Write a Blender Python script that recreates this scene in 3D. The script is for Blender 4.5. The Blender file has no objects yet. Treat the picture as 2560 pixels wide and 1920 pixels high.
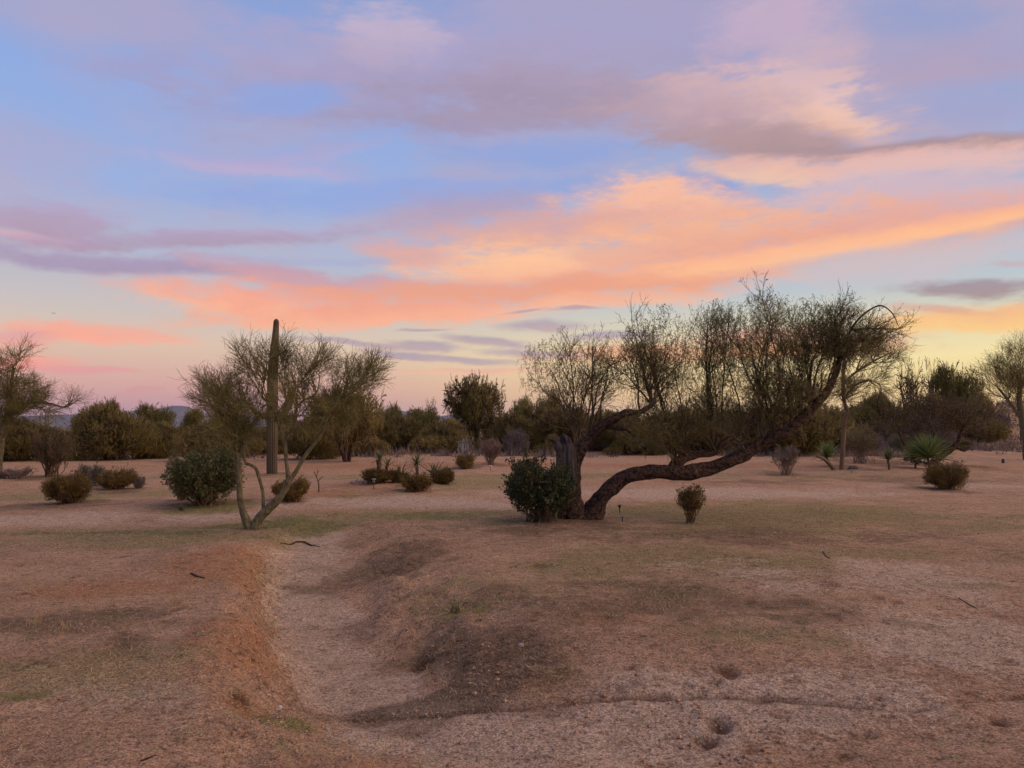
import bpy, math, random
import numpy as np
from mathutils import Vector, Matrix

RNG = np.random.default_rng(11)
random.seed(5)
scene = bpy.context.scene
col = scene.collection
R = math.radians
D = 2560.0 / 2212.0

# ------------------------------------------------------------------ camera
F = 1900.0
PITCH = R(3.46)
CAM = np.array([0.0, 0.0, 1.60])
cam_d = bpy.data.cameras.new("camera")
cam_d.sensor_width = 36.0
cam_d.lens = 36.0 * F / 2560.0
cam_d.clip_start = 0.05
cam_d.clip_end = 120000.0
cam = bpy.data.objects.new("camera", cam_d)
cam.location = CAM
cam.rotation_euler = (R(90) + PITCH, 0, 0)
col.objects.link(cam)
scene.camera = cam
scene.view_settings.view_transform = 'Standard'
scene.view_settings.look = 'None'
scene.view_settings.gamma = 1.0
scene.view_settings.use_curve_mapping = False
scene.view_settings.exposure = 0.0
scene.cycles.max_bounces = 4
scene.cycles.adaptive_threshold = 0.02
scene.cycles.diffuse_bounces = 2
scene.cycles.glossy_bounces = 1
scene.cycles.transmission_bounces = 2
scene.cycles.volume_bounces = 0
scene.cycles.transparent_max_bounces = 4

SUN_AZ, SUN_EL = 92.0, 33.0          # degrees, azimuth clockwise from +Y


def lin(c):
    o = []
    for v in c[:3]:
        v = v / 255.0
        o.append(v / 12.92 if v <= 0.04045 else ((v + 0.055) / 1.055) ** 2.4)
    return (o[0], o[1], o[2], 1.0)


def ray(px, py):
    a, b = (px - 1280.0) / F, (960.0 - py) / F
    return np.array([a, math.cos(PITCH) - b * math.sin(PITCH), math.sin(PITCH) + b * math.cos(PITCH)])


def azel(px, py):
    d = ray(px, py)
    return math.degrees(math.atan2(d[0], d[1])), math.degrees(math.atan2(d[2], math.hypot(d[0], d[1])))


# ------------------------------------------------------------------ sky
world = bpy.data.worlds.new("World")
scene.world = world
world.use_nodes = True
world.cycles.sampling_method = 'NONE'      # smooth sky: the surfaces' own sampling finds it
nt = world.node_tree
for n in list(nt.nodes):
    nt.nodes.remove(n)
NN, LL = nt.nodes, nt.links


def wmath(op, a, b=None, c=None, clamp=False):
    n = NN.new('ShaderNodeMath')
    n.operation = op
    n.use_clamp = clamp
    for i, v in enumerate((a, b, c)):
        if v is None:
            continue
        if isinstance(v, (int, float)):
            n.inputs[i].default_value = v
        else:
            LL.new(v, n.inputs[i])
    return n.outputs[0]


def wmix(fac, a, b):
    n = NN.new('ShaderNodeMix')
    n.data_type = 'RGBA'
    for s, v in ((n.inputs[0], fac), (n.inputs[6], a), (n.inputs[7], b)):
        if isinstance(v, (int, float, tuple)):
            s.default_value = v
        else:
            LL.new(v, s)
    return n.outputs[2]


def wramp(fac, stops):
    n = NN.new('ShaderNodeValToRGB')
    e = n.color_ramp.elements
    stops = sorted(stops, key=lambda s: s[0])
    e[0].position, e[0].color = stops[0][0], lin(stops[0][1])
    e[1].position, e[1].color = stops[-1][0], lin(stops[-1][1])
    for p, c in stops[1:-1]:
        k = e.new(p)
        k.color = lin(c)
    LL.new(fac, n.inputs[0])
    return n.outputs[0]


tc = NN.new('ShaderNodeTexCoord')
sep = NN.new('ShaderNodeSeparateXYZ')
LL.new(tc.outputs['Generated'], sep.inputs[0])
AZ = wmath('MULTIPLY', wmath('ARCTAN2', sep.outputs[0], sep.outputs[1]), 57.29578)
EL = wmath('MULTIPLY', wmath('ARCSINE', sep.outputs[2]), 57.29578)
caz = wmath('COSINE', wmath('MULTIPLY', wmath('SUBTRACT', AZ, 48.0), 0.0174533))
mr = NN.new('ShaderNodeMapRange')
mr.interpolation_type = 'SMOOTHSTEP'
mr.inputs[1].default_value, mr.inputs[2].default_value = 0.36, 1.02
LL.new(caz, mr.inputs[0])
SIDE = mr.outputs[0]
ELN = wmath('DIVIDE', EL, 90.0, clamp=True)
left = wramp(ELN, [(0.0, (196, 142, 150)), (0.012, (203, 147, 152)), (0.034, (226, 170, 156)), (0.066, (228, 198, 172)),
                   (0.10, (200, 196, 198)), (0.135, (172, 188, 214)), (0.18, (150, 177, 226)), (0.25, (140, 170, 226)),
                   (0.335, (124, 157, 214)), (1.0, (98, 128, 190))])
right = wramp(ELN, [(0.0, (255, 196, 112)), (0.028, (255, 218, 134)), (0.055, (255, 234, 164)), (0.083, (226, 218, 184)),
                    (0.11, (186, 200, 208)), (0.155, (172, 186, 212)), (0.24, (146, 165, 212)), (0.335, (142, 156, 205)),
                    (1.0, (105, 128, 185))])
base = wmix(SIDE, left, right)
nish = NN.new('ShaderNodeTexSky')
nish.sky_type = 'NISHITA'
nish.sun_disc = False
nish.sun_elevation = R(3.0)
nish.sun_rotation = R(60.0)
nsc = NN.new('ShaderNodeVectorMath')
nsc.operation = 'SCALE'
nsc.inputs['Scale'].default_value = 0.08
LL.new(nish.outputs[0], nsc.inputs[0])
base = wmix(0.06, base, nsc.outputs[0])

comb = NN.new('ShaderNodeCombineXYZ')
LL.new(AZ, comb.inputs[0])
LL.new(EL, comb.inputs[1])
AE = comb.outputs[0]


def wnoise(scale, sx, sy, rot, detail, off=0.0, rough=0.55):
    m = NN.new('ShaderNodeMapping')
    m.inputs['Scale'].default_value = (sx, sy, 1)
    m.inputs['Rotation'].default_value = (0, 0, R(rot))
    m.inputs['Location'].default_value = (off, off * 0.7, off)
    LL.new(AE, m.inputs[0])
    n = NN.new('ShaderNodeTexNoise')
    n.inputs['Scale'].default_value = scale
    n.inputs['Detail'].default_value = detail
    n.inputs['Roughness'].default_value = rough
    LL.new(m.outputs[0], n.inputs[0])
    return n


nw = wnoise(0.10, 1.0, 2.2, -6, 4.0, 3.1)
vs = NN.new('ShaderNodeVectorMath')
vs.operation = 'SUBTRACT'
LL.new(nw.outputs['Color'], vs.inputs[0])
vs.inputs[1].default_value = (0.5, 0.5, 0.5)
vm = NN.new('ShaderNodeVectorMath')
vm.operation = 'MULTIPLY_ADD'
LL.new(vs.outputs[0], vm.inputs[0])
vm.inputs[1].default_value = (6.0, 1.9, 0.0)
LL.new(AE, vm.inputs[2])
UV = vm.outputs[0]
nB = wmath('SUBTRACT', wnoise(0.22, 0.8, 3.0, -5, 7.0, 9.7, 0.6).outputs['Fac'], 0.5)
nB = wmath('MULTIPLY_ADD', wmath('SUBTRACT', wnoise(0.9, 0.7, 2.2, -9, 5.0, 14.0, 0.62).outputs['Fac'], 0.5), 0.7, nB)
nC = wmath('SUBTRACT', wnoise(0.30, 1.0, 1.7, 8, 6.0, 4.2, 0.62).outputs['Fac'], 0.5)

# soft high cloud sheet that carries on all round the sky
veil = NN.new('ShaderNodeMapRange')
veil.interpolation_type = 'SMOOTHSTEP'
veil.inputs[1].default_value, veil.inputs[2].default_value = 0.36, 0.62
LL.new(wnoise(0.045, 1.0, 2.4, -4, 6.0, 21.0).outputs['Fac'], veil.inputs[0])
vh = NN.new('ShaderNodeMapRange')
vh.interpolation_type = 'SMOOTHSTEP'
vh.inputs[1].default_value, vh.inputs[2].default_value = 7.0, 17.0
vh.inputs[4].default_value = 0.55
LL.new(EL, vh.inputs[0])
sky = wmix(wmath('MULTIPLY', veil.outputs[0], vh.outputs[0]), base, wramp(ELN, [(0.0, (230, 160, 140)), (0.1, (222, 168, 158)), (0.2, (184, 162, 184)), (0.5, (190, 165, 180)), (1.0, (190, 168, 182))]))


def stroke(cx, cy, rx, ry, rot, c_top, c_bot, op, lo=0.15, hi=1.15, tex=1.25, ntex=None):
    """one cloud bank: centre and half axes in display pixels of the photo, turned into azimuth / elevation"""
    global sky
    az, el = azel(cx * D, cy * D)
    a2, _ = azel((cx + rx) * D, cy * D)
    _, e2 = azel(cx * D, (cy - ry) * D)
    hx, hy = .5 * rx * math.cos(R(rot)), .5 * rx * math.sin(R(rot))
    pa, pb = azel((cx - hx) * D, (cy + hy) * D), azel((cx + hx) * D, (cy - hy) * D)
    rot = math.degrees(math.atan2(pb[1] - pa[1], pb[0] - pa[0]))
    m = NN.new('ShaderNodeMapping')
    m.vector_type = 'TEXTURE'
    m.inputs['Location'].default_value = (az, el, 0)
    m.inputs['Rotation'].default_value = (0, 0, R(rot))
    m.inputs['Scale'].default_value = (max(a2 - az, .05), max(e2 - el, .05), 1)
    dep = NN.new('ShaderNodeVectorMath')          # evaluate the banks one after another
    dep.operation = 'MULTIPLY_ADD'
    LL.new(sky, dep.inputs[0])
    dep.inputs[1].default_value = (1e-6, 1e-6, 1e-6)
    LL.new(UV, dep.inputs[2])
    LL.new(dep.outputs[0], m.inputs[0])
    ln = NN.new('ShaderNodeVectorMath')
    ln.operation = 'LENGTH'
    LL.new(m.outputs[0], ln.inputs[0])
    r = wmath('MULTIPLY_ADD', nB if ntex is None else ntex, tex, ln.outputs['Value'])
    k = NN.new('ShaderNodeMapRange')
    k.interpolation_type = 'SMOOTHSTEP'
    k.inputs[1].default_value, k.inputs[2].default_value = hi, lo
    k.inputs[3].default_value, k.inputs[4].default_value = 0.0, op
    LL.new(r, k.inputs[0])
    s = NN.new('ShaderNodeSeparateXYZ')
    LL.new(m.outputs[0], s.inputs[0])
    g = NN.new('ShaderNodeMapRange')
    g.interpolation_type = 'SMOOTHSTEP'
    g.inputs[1].default_value, g.inputs[2].default_value = -0.7, 0.7
    LL.new(wmath('MULTIPLY_ADD', nC, 1.6, s.outputs[1]), g.inputs[0])
    sky = wmix(k.outputs[0], sky, wmix(g.outputs[0], lin(c_bot), lin(c_top)))


MAUVE, MAUVE2 = (166, 156, 192), (160, 147, 176)
stroke(900, 170, 620, 150, 2, (172, 160, 196), (160, 150, 184), .8, .3, 1.2)
stroke(300, 140, 150, 45, 0, (158, 158, 200), (158, 152, 192), .65, .3)
stroke(1350, 100, 480, 110, 0, (160, 158, 198), (166, 155, 184), .7, .3)
stroke(850, 85, 140, 85, -12, (198, 178, 200), (182, 166, 192), .75, .3, 1.1)
stroke(1250, 205, 520, 60, 1, (166, 150, 176), (160, 142, 164), .85, .3)
stroke(1080, 262, 360, 30, 0, (164, 148, 172), (160, 144, 170), .7, .3)
stroke(620, 215, 160, 45, 4, (132, 162, 222), (132, 162, 222), .75, .3)
stroke(560, 358, 250, 26, -7, (170, 165, 208), (192, 170, 202), .8, .3)
stroke(700, 330, 260, 22, 6, (165, 162, 205), (178, 166, 204), .6, .3)
stroke(1180, 330, 260, 45, 2, (136, 160, 216), (134, 160, 216), .75, .3)
# right upper mass
stroke(1690, 60, 195, 156, 15, (198, 172, 196), (184, 163, 188), .85, .3, 1.1)
stroke(1990, 40, 229, 65, 0, (140, 156, 202), (146, 156, 200), .75, .3)
stroke(2060, 135, 322, 67, 2, (168, 158, 190), (176, 158, 184), .8, .3)
stroke(2120, 225, 252, 65, 0, (152, 162, 204), (156, 160, 200), .7, .3)
stroke(1640, 262, 345, 136, -6, (224, 182, 176), (180, 150, 156), .95, .3, 1.15)
stroke(1740, 205, 172, 65, -14, (228, 190, 184), (228, 184, 170), .95, .3)
stroke(1840, 262, 138, 44, -16, (238, 194, 172), (226, 178, 160), .85, .3)
stroke(1640, 300, 310, 49, -2, (178, 148, 150), (170, 142, 146), .9, .3)
stroke(2020, 322, 482, 28, 2, (168, 142, 150), (172, 142, 142), .95, .3, 1.1, .6)
stroke(1950, 362, 482, 44, 3, (230, 182, 172), (226, 186, 178), .9, .3)
stroke(1620, 362, 184, 33, -4, (226, 178, 166), (240, 194, 164), .85, .3)
stroke(1920, 420, 494, 54, 3, (206, 182, 194), (212, 180, 186), .85, .3)
stroke(1530, 392, 103, 31, -8, (112, 150, 214), (116, 152, 214), .85, .3)
stroke(820, 425, 529, 44, 1, (138, 163, 220), (140, 165, 218), .8, .3)
stroke(1300, 400, 149, 36, 0, (134, 160, 214), (134, 160, 214), .8, .3)
stroke(1740, 130, 150, 110, 20, (200, 174, 192), (208, 176, 182), .6, .2)
stroke(1480, 235, 300, 80, 0, (186, 160, 174), (176, 150, 164), .75, .2)
# left mauve banks
stroke(110, 485, 190, 52, -4, (178, 158, 190), (176, 150, 172), .9, .3)
stroke(60, 515, 120, 14, -8, (216, 172, 184), (206, 164, 178), .8, .3)
stroke(400, 518, 480, 22, 2, (176, 154, 184), (172, 148, 172), .85, .3)
stroke(300, 572, 480, 26, -4, (168, 150, 182), (164, 146, 176), .9, .3)
stroke(700, 560, 340, 14, 0, (165, 170, 205), (165, 172, 208), .6, .3)
stroke(1010, 455, 240, 50, 4, (168, 156, 190), (186, 158, 176), .8, .3)
# main orange bank
stroke(1900, 486, 582, 61, 5, (226, 168, 158), (226, 160, 140), .95, .3)
stroke(1420, 440, 268, 81, 4, (250, 188, 152), (236, 168, 142), .95, .3, 1.1)
stroke(1180, 505, 369, 62, 6, (214, 164, 160), (240, 172, 136), .9, .3)
stroke(1500, 520, 470, 70, 7, (240, 176, 142), (232, 162, 138), .95, .3)
stroke(1150, 572, 336, 64, 3, (255, 196, 150), (246, 174, 136), .95, .3, 1.15)
stroke(1330, 545, 145, 36, 0, (222, 172, 158), (232, 170, 146), .75, .3, 1.1, .9)
stroke(1450, 590, 470, 47, 8, (238, 168, 138), (238, 160, 124), .95, .3)
stroke(1700, 548, 694, 28, 9, (250, 180, 138), (255, 192, 140), .95, .3, 1.1, .6)
stroke(2060, 475, 369, 25, 9, (246, 176, 140), (255, 190, 136), .9, .3, 1.1, .6)
stroke(1950, 560, 470, 56, 7, (218, 186, 182), (212, 190, 190), .6, .3)
stroke(680, 605, 268, 39, -8, (196, 156, 172), (216, 158, 156), .9, .3)
stroke(880, 545, 134, 30, -6, (216, 166, 164), (226, 166, 148), .8, .3)
stroke(1050, 628, 515, 36, 3, (232, 158, 132), (238, 158, 122), .95, .3)
stroke(560, 655, 302, 47, -7, (240, 162, 140), (255, 180, 138), 1.0, .3)
stroke(850, 678, 470, 33, 2, (240, 160, 132), (252, 174, 136), .95, .3)
stroke(1300, 650, 369, 22, 5, (244, 172, 136), (248, 182, 146), .85, .3)
# low left salmon
stroke(210, 718, 250, 30, -4, (246, 170, 146), (255, 168, 138), .95, .3)
stroke(60, 735, 140, 30, 0, (224, 160, 160), (244, 160, 142), .85, .3)
stroke(60, 782, 130, 24, 0, (252, 166, 140), (250, 152, 138), .9, .3)
stroke(190, 802, 120, 9, -2, (236, 150, 148), (232, 150, 150), .7, .3)
stroke(290, 845, 110, 7, 4, (214, 146, 152), (222, 150, 150), .6, .3)
# grey wisps low in the middle
WG, WG2 = (172, 158, 172), (190, 162, 166)
for (x, y, rx, ry, ro) in ((760, 738, 150, 7, -4), (920, 742, 110, 12, -4), (1170, 703, 120, 14, 0), (1060, 735, 130, 11, -7),
                           (980, 770, 170, 10, -5), (1180, 765, 150, 11, -4), (860, 762, 100, 8, -8), (1250, 668, 70, 5, 4),
                           (1130, 672, 60, 4, 4), (1320, 728, 130, 12, 0), (900, 710, 60, 4, 4)):
    stroke(x, y, rx, ry, ro, WG, WG2, .85, .3, 1.25, .9)
stroke(1020, 800, 260, 10, 0, (236, 176, 152), (246, 190, 150), .75, .3)
stroke(1400, 770, 260, 30, 0, (240, 160, 120), (250, 180, 120), .75, .3)
stroke(1700, 745, 330, 42, 0, (226, 160, 144), (252, 178, 112), .85, .3)
# right low grey and gold
stroke(2080, 690, 330, 36, 2, (246, 184, 126), (255, 204, 124), .95, .3)
stroke(2110, 628, 230, 26, 0, (162, 146, 156), (168, 144, 142), .95, .3)
stroke(2000, 668, 140, 12, -2, (212, 164, 150), (226, 168, 132), .7, .3)
stroke(2190, 575, 80, 10, 0, (204, 170, 172), (204, 170, 172), .7, .3)

bg = NN.new('ShaderNodeBackground')
bg.inputs[1].default_value = 1.0
hsv = NN.new('ShaderNodeHueSaturation')
hsv.inputs['Saturation'].default_value = 0.97
hsv.inputs['Value'].default_value = 1.06
LL.new(sky, hsv.inputs['Color'])
LL.new(hsv.outputs[0], bg.inputs[0])
wo = NN.new('ShaderNodeOutputWorld')
LL.new(bg.outputs[0], wo.inputs[0])

# ------------------------------------------------------------------ sun (added soft fill from the right, lighting the camera-facing sides)
sl = bpy.data.lights.new("sun", 'SUN')
sl.energy = 2.8
sl.angle = R(80)
sl.color = (1.0, 0.70, 0.47)
so = bpy.data.objects.new("sun", sl)
sd = Vector((math.sin(R(SUN_AZ)) * math.cos(R(SUN_EL)), math.cos(R(SUN_AZ)) * math.cos(R(SUN_EL)), math.sin(R(SUN_EL))))
so.rotation_euler = sd.to_track_quat('Z', 'Y').to_euler()
so.location = (30, 20, 30)
col.objects.link(so)


# ------------------------------------------------------------------ helpers: noise, mesh building
def vnoise(x, y, seed=0):
    xi, yi = np.floor(x).astype(np.int64), np.floor(y).astype(np.int64)
    fx, fy = x - xi, y - yi
    fx = fx * fx * fx * (fx * (fx * 6 - 15) + 10)
    fy = fy * fy * fy * (fy * (fy * 6 - 15) + 10)

    def h(a, b):
        n = (a * 374761393 + b * 668265263 + seed * 1442695041) & 0x7fffffff
        n = ((n ^ (n >> 13)) * 1274126177) & 0x7fffffff
        return ((n ^ (n >> 16)) & 0xffff) / 65535.0
    a, b, c, d = h(xi, yi), h(xi + 1, yi), h(xi, yi + 1), h(xi + 1, yi + 1)
    return (a * (1 - fx) + b * fx) * (1 - fy) + (c * (1 - fx) + d * fx) * fy


def fbm(x, y, seed=0, octv=4, gain=0.5):
    s, a, t = 0.0, 1.0, 0.0
    for i in range(octv):
        s = s + a * vnoise(x * 2 ** i + 17.3 * i, y * 2 ** i - 9.1 * i, seed + i)
        t += a
        a *= gain
    return s / t - 0.5


def sstep(a, b, x):
    t = np.clip((x - a) / (b - a), 0, 1)
    return t * t * (3 - 2 * t)


def flat(px, py, z=0.0):
    d = ray(px, py)
    t = (z - CAM[2]) / d[2]
    p = CAM + d * t
    return p[0], p[1]


def polydist(x, y, pts):
    """signed distance (positive on the right of the travel direction) and running parameter along a polyline"""
    best = np.full(np.shape(x), 1e9)
    sg = np.zeros(np.shape(x))
    par = np.zeros(np.shape(x))
    n = len(pts) - 1
    for i in range(n):
        ax, ay = pts[i]
        bx, by = pts[i + 1]
        dx, dy = bx - ax, by - ay
        t = np.clip(((x - ax) * dx + (y - ay) * dy) / (dx * dx + dy * dy), 0, 1)
        ex, ey = x - ax - t * dx, y - ay - t * dy
        d = np.hypot(ex, ey)
        m = d < best
        best = np.where(m, d, best)
        sg = np.where(m, np.sign(dx * ey - dy * ex) * -1, sg)
        par = np.where(m, i + t, par)
    return best, sg, par


# wash: centre line from far to near
WASH = [flat(*p, z=-0.15) for p in ((845, 1308), (800, 1350), (770, 1400), (765, 1470), (790, 1540), (840, 1620), (930, 1715), (1080, 1800), (1380, 1890), (1700, 1990))]
WASH_D = np.array([0.02, 0.14, 0.25, 0.34, 0.41, 0.41, 0.31, 0.18, 0.08, 0.03])
WASH_L = np.array([0.4, 0.5, 0.6, 0.66, 0.68, 0.72, 0.95, 1.4, 1.8, 2.0])   # far bank widths left / right
WASH_R = np.array([0.8, 1.3, 1.6, 1.7, 1.7, 1.6, 1.5, 1.5, 1.6, 1.6])
RILL = [flat(*p, z=-0.12) for p in ((640, 1700), (800, 1735), (1000, 1748), (1150, 1755), (1300, 1763), (1450, 1762), (1600, 1762), (1800, 1768), (1980, 1785), (2150, 1805), (2290, 1818), (2420, 1805), (2560, 1795))]
# dug holes and hoof prints: pixel, half size px (x, y), depth m
DENTS = [(1052, 1600, 34, 16, .07), (1818, 1718, 34, 18, .045), (1790, 1735, 18, 10, .03), (1800, 1816, 40, 22, .07), (1772, 1850, 36, 16, .05),
         (1870, 1872, 30, 16, .03), (2142, 1855, 14, 9, .03), (2172, 1855, 22, 12, .03), (2115, 1900, 30, 14, .035), (2505, 1852, 36, 14, .05),
         (600, 1755, 26, 14, .05), (1980, 1720, 16, 8, .02), (1895, 1710, 18, 8, .02), (1905, 1775, 40, 9, .03), (440, 1560, 16, 10, .04), (425, 1600, 14, 9, .04),
         (1350, 1432, 30, 5, .03), (2200, 1535, 22, 7, .03), (2240, 1545, 18, 6, .025), (190, 1465, 12, 6, .03), (56, 1508, 12, 6, .03), (310, 1418, 18, 6, .03)]
_r2 = np.random.default_rng(77)
for _i in range(38):
    DENTS.append((_r2.uniform(1480, 2540), _r2.uniform(1690, 1905), _r2.uniform(10, 22), _r2.uniform(5, 10), _r2.uniform(.012, .028)))
DENTS_G = []
for (px, py, hx, hy, dp) in DENTS:
    gx, gy = flat(px, py, -0.1)
    gx2, _ = flat(px + hx, py, -0.1)
    _, gy2 = flat(px, py + hy, -0.1)
    DENTS_G.append((gx, gy, abs(gx2 - gx), max(abs(gy - gy2), 0.05), dp))
HUMPS = []
for (px, py, hx, hy, ht) in ((520, 1392, 170, 24, .14), (590, 1590, 110, 60, .10), (1180, 1530, 220, 70, .03), (1480, 1560, 260, 40, .05),
                             (200, 1620, 260, 60, .05), (640, 1800, 200, 40, .03), (990, 1212, 130, 16, .22), (1165, 1170, 60, 7, .10),
                             (2200, 1172, 260, 10, .15), (830, 1880, 120, 40, .05), (2100, 1440, 420, 60, .05), (700, 1240, 110, 12, .10)):
    gx, gy = flat(px, py, 0.0)
    gx2, _ = flat(px + hx, py, 0.0)
    _, gy2 = flat(px, py + hy, 0.0)
    HUMPS.append((gx, gy, abs(gx2 - gx), abs(gy - gy2) * 1.2, ht))


def zt(x, y, fine=True):
    x = np.asarray(x, dtype=float)
    y = np.asarray(y, dtype=float)
    r = np.hypot(x, y)
    z = 0.10 * fbm(x * 0.35 + 3, y * 0.35, 5, 3) * sstep(2, 6, r) + 0.25 * fbm(x * 0.06, y * 0.06, 9, 2) * sstep(8, 30, r)
    # rising ground far on the right, gentle swell behind the fence
    z = z + 4.3 * np.exp(-((x - 62) / 22) ** 2 - ((y - 84) / 26) ** 2)
    z = z + 0.5 * sstep(40, 62, y) * sstep(600, 200, y)
    near = r < 40
    if np.any(near):
        zall, r_all = z, r
        x, y, z, r = x[near], y[near], z[near], r[near]
        for (gx, gy, rx, ry, ht) in HUMPS:
            z = z + ht * np.exp(-((x - gx) / rx) ** 2 - ((y - gy) / ry) ** 2)
        wob = 0.30 * fbm(x * 1.6, y * 1.6, 31, 4)
        d, s, p = polydist(x, y, WASH)
        s = -s
        k = np.arange(len(WASH))
        dep, wl, wr = np.interp(p, k, WASH_D), np.interp(p, k, WASH_L), np.interp(p, k, WASH_R)
        bot = np.where(s > 0, 0.16, 0.16)
        w = np.where(s > 0, wr, wl) * 1.1
        prof = 1 - sstep(bot, bot + w, d + wob)
        z = z - dep * prof
        z = z + 4 * prof * (1 - prof) * dep * (.55 * fbm(x * 2.6, y * 2.6, 63, 4) + .30 * fbm(x * 7.5, y * 7.5, 64, 3))
        # the floor of the wash spreads out towards the lower right
        ox, oy = flat(1750, 1830)
        z = z - 0.10 * np.exp(-((x - ox) / 1.5) ** 2 - ((y - oy) / 0.7) ** 2)
        d2, _, p2 = polydist(x, y, RILL)
        str2 = 0.75 + 0.25 * sstep(0.35, 0.65, vnoise(p2 * 2.3, p2 * 0.0, 77))
        d2 = d2 + .05 * fbm(x * 3.5, y * 3.5, 19, 3)
        z = z - 0.030 * str2 * np.exp(-(d2 / 0.032) ** 2)
        for (gx, gy, rx, ry, dp) in DENTS_G:
            w_ = (np.abs(x - gx) < rx * 2.6) & (np.abs(y - gy) < ry * 2.6)
            if not np.any(w_):
                continue
            xs, ys = x[w_], y[w_]
            q = np.hypot((xs - gx) / rx, (ys - gy) / ry) + 0.8 * fbm(xs * 9, ys * 9, 3, 3)
            z[w_] += -.6 * dp * (1 - sstep(0.2, 1.1, q)) + 0.18 * dp * np.exp(-((q - 1.25) / 0.22) ** 2)
        if fine:
            z = z + np.where(r < 25, 0.028 * fbm(x * 3.1, y * 3.1, 41, 4) + 0.014 * fbm(x * 11, y * 11, 51, 3), 0)
        zall = zall.copy()
        zall[near] = z
        z = zall
    return z


def zt1(x, y):
    return float(zt(np.array([x]), np.array([y]))[0])


def ground(px, py):
    d = ray(px, py)
    t = np.concatenate([np.linspace(2.5, 30, 900), np.linspace(30.05, 160, 1200)])
    p = CAM[None] + d[None] * t[:, None]
    h = p[:, 2] - zt(p[:, 0], p[:, 1], False)
    i = int(np.argmax(h < 0))
    if h[i] >= 0:
        i = len(t) - 1
    a = h[i - 1] / (h[i - 1] - h[i]) if i > 0 else 0
    q = p[i - 1] * (1 - a) + p[i] * a
    q[2] = zt1(q[0], q[1])
    return q


def atY(px, py, Y):
    d = ray(px, py)
    return CAM + d * (Y / d[1])


def tag(o, label=None, cat=None, group=None, kind=None):
    for k, v in (("label", label), ("category", cat), ("group", group), ("kind", kind)):
        if v:
            o[k] = v
    return o


def empty(name, loc, label=None, cat=None, group=None):
    o = bpy.data.objects.new(name, None)
    o.empty_display_size = 0.2
    o.location = loc
    col.objects.link(o)
    return tag(o, label, cat, group)


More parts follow.
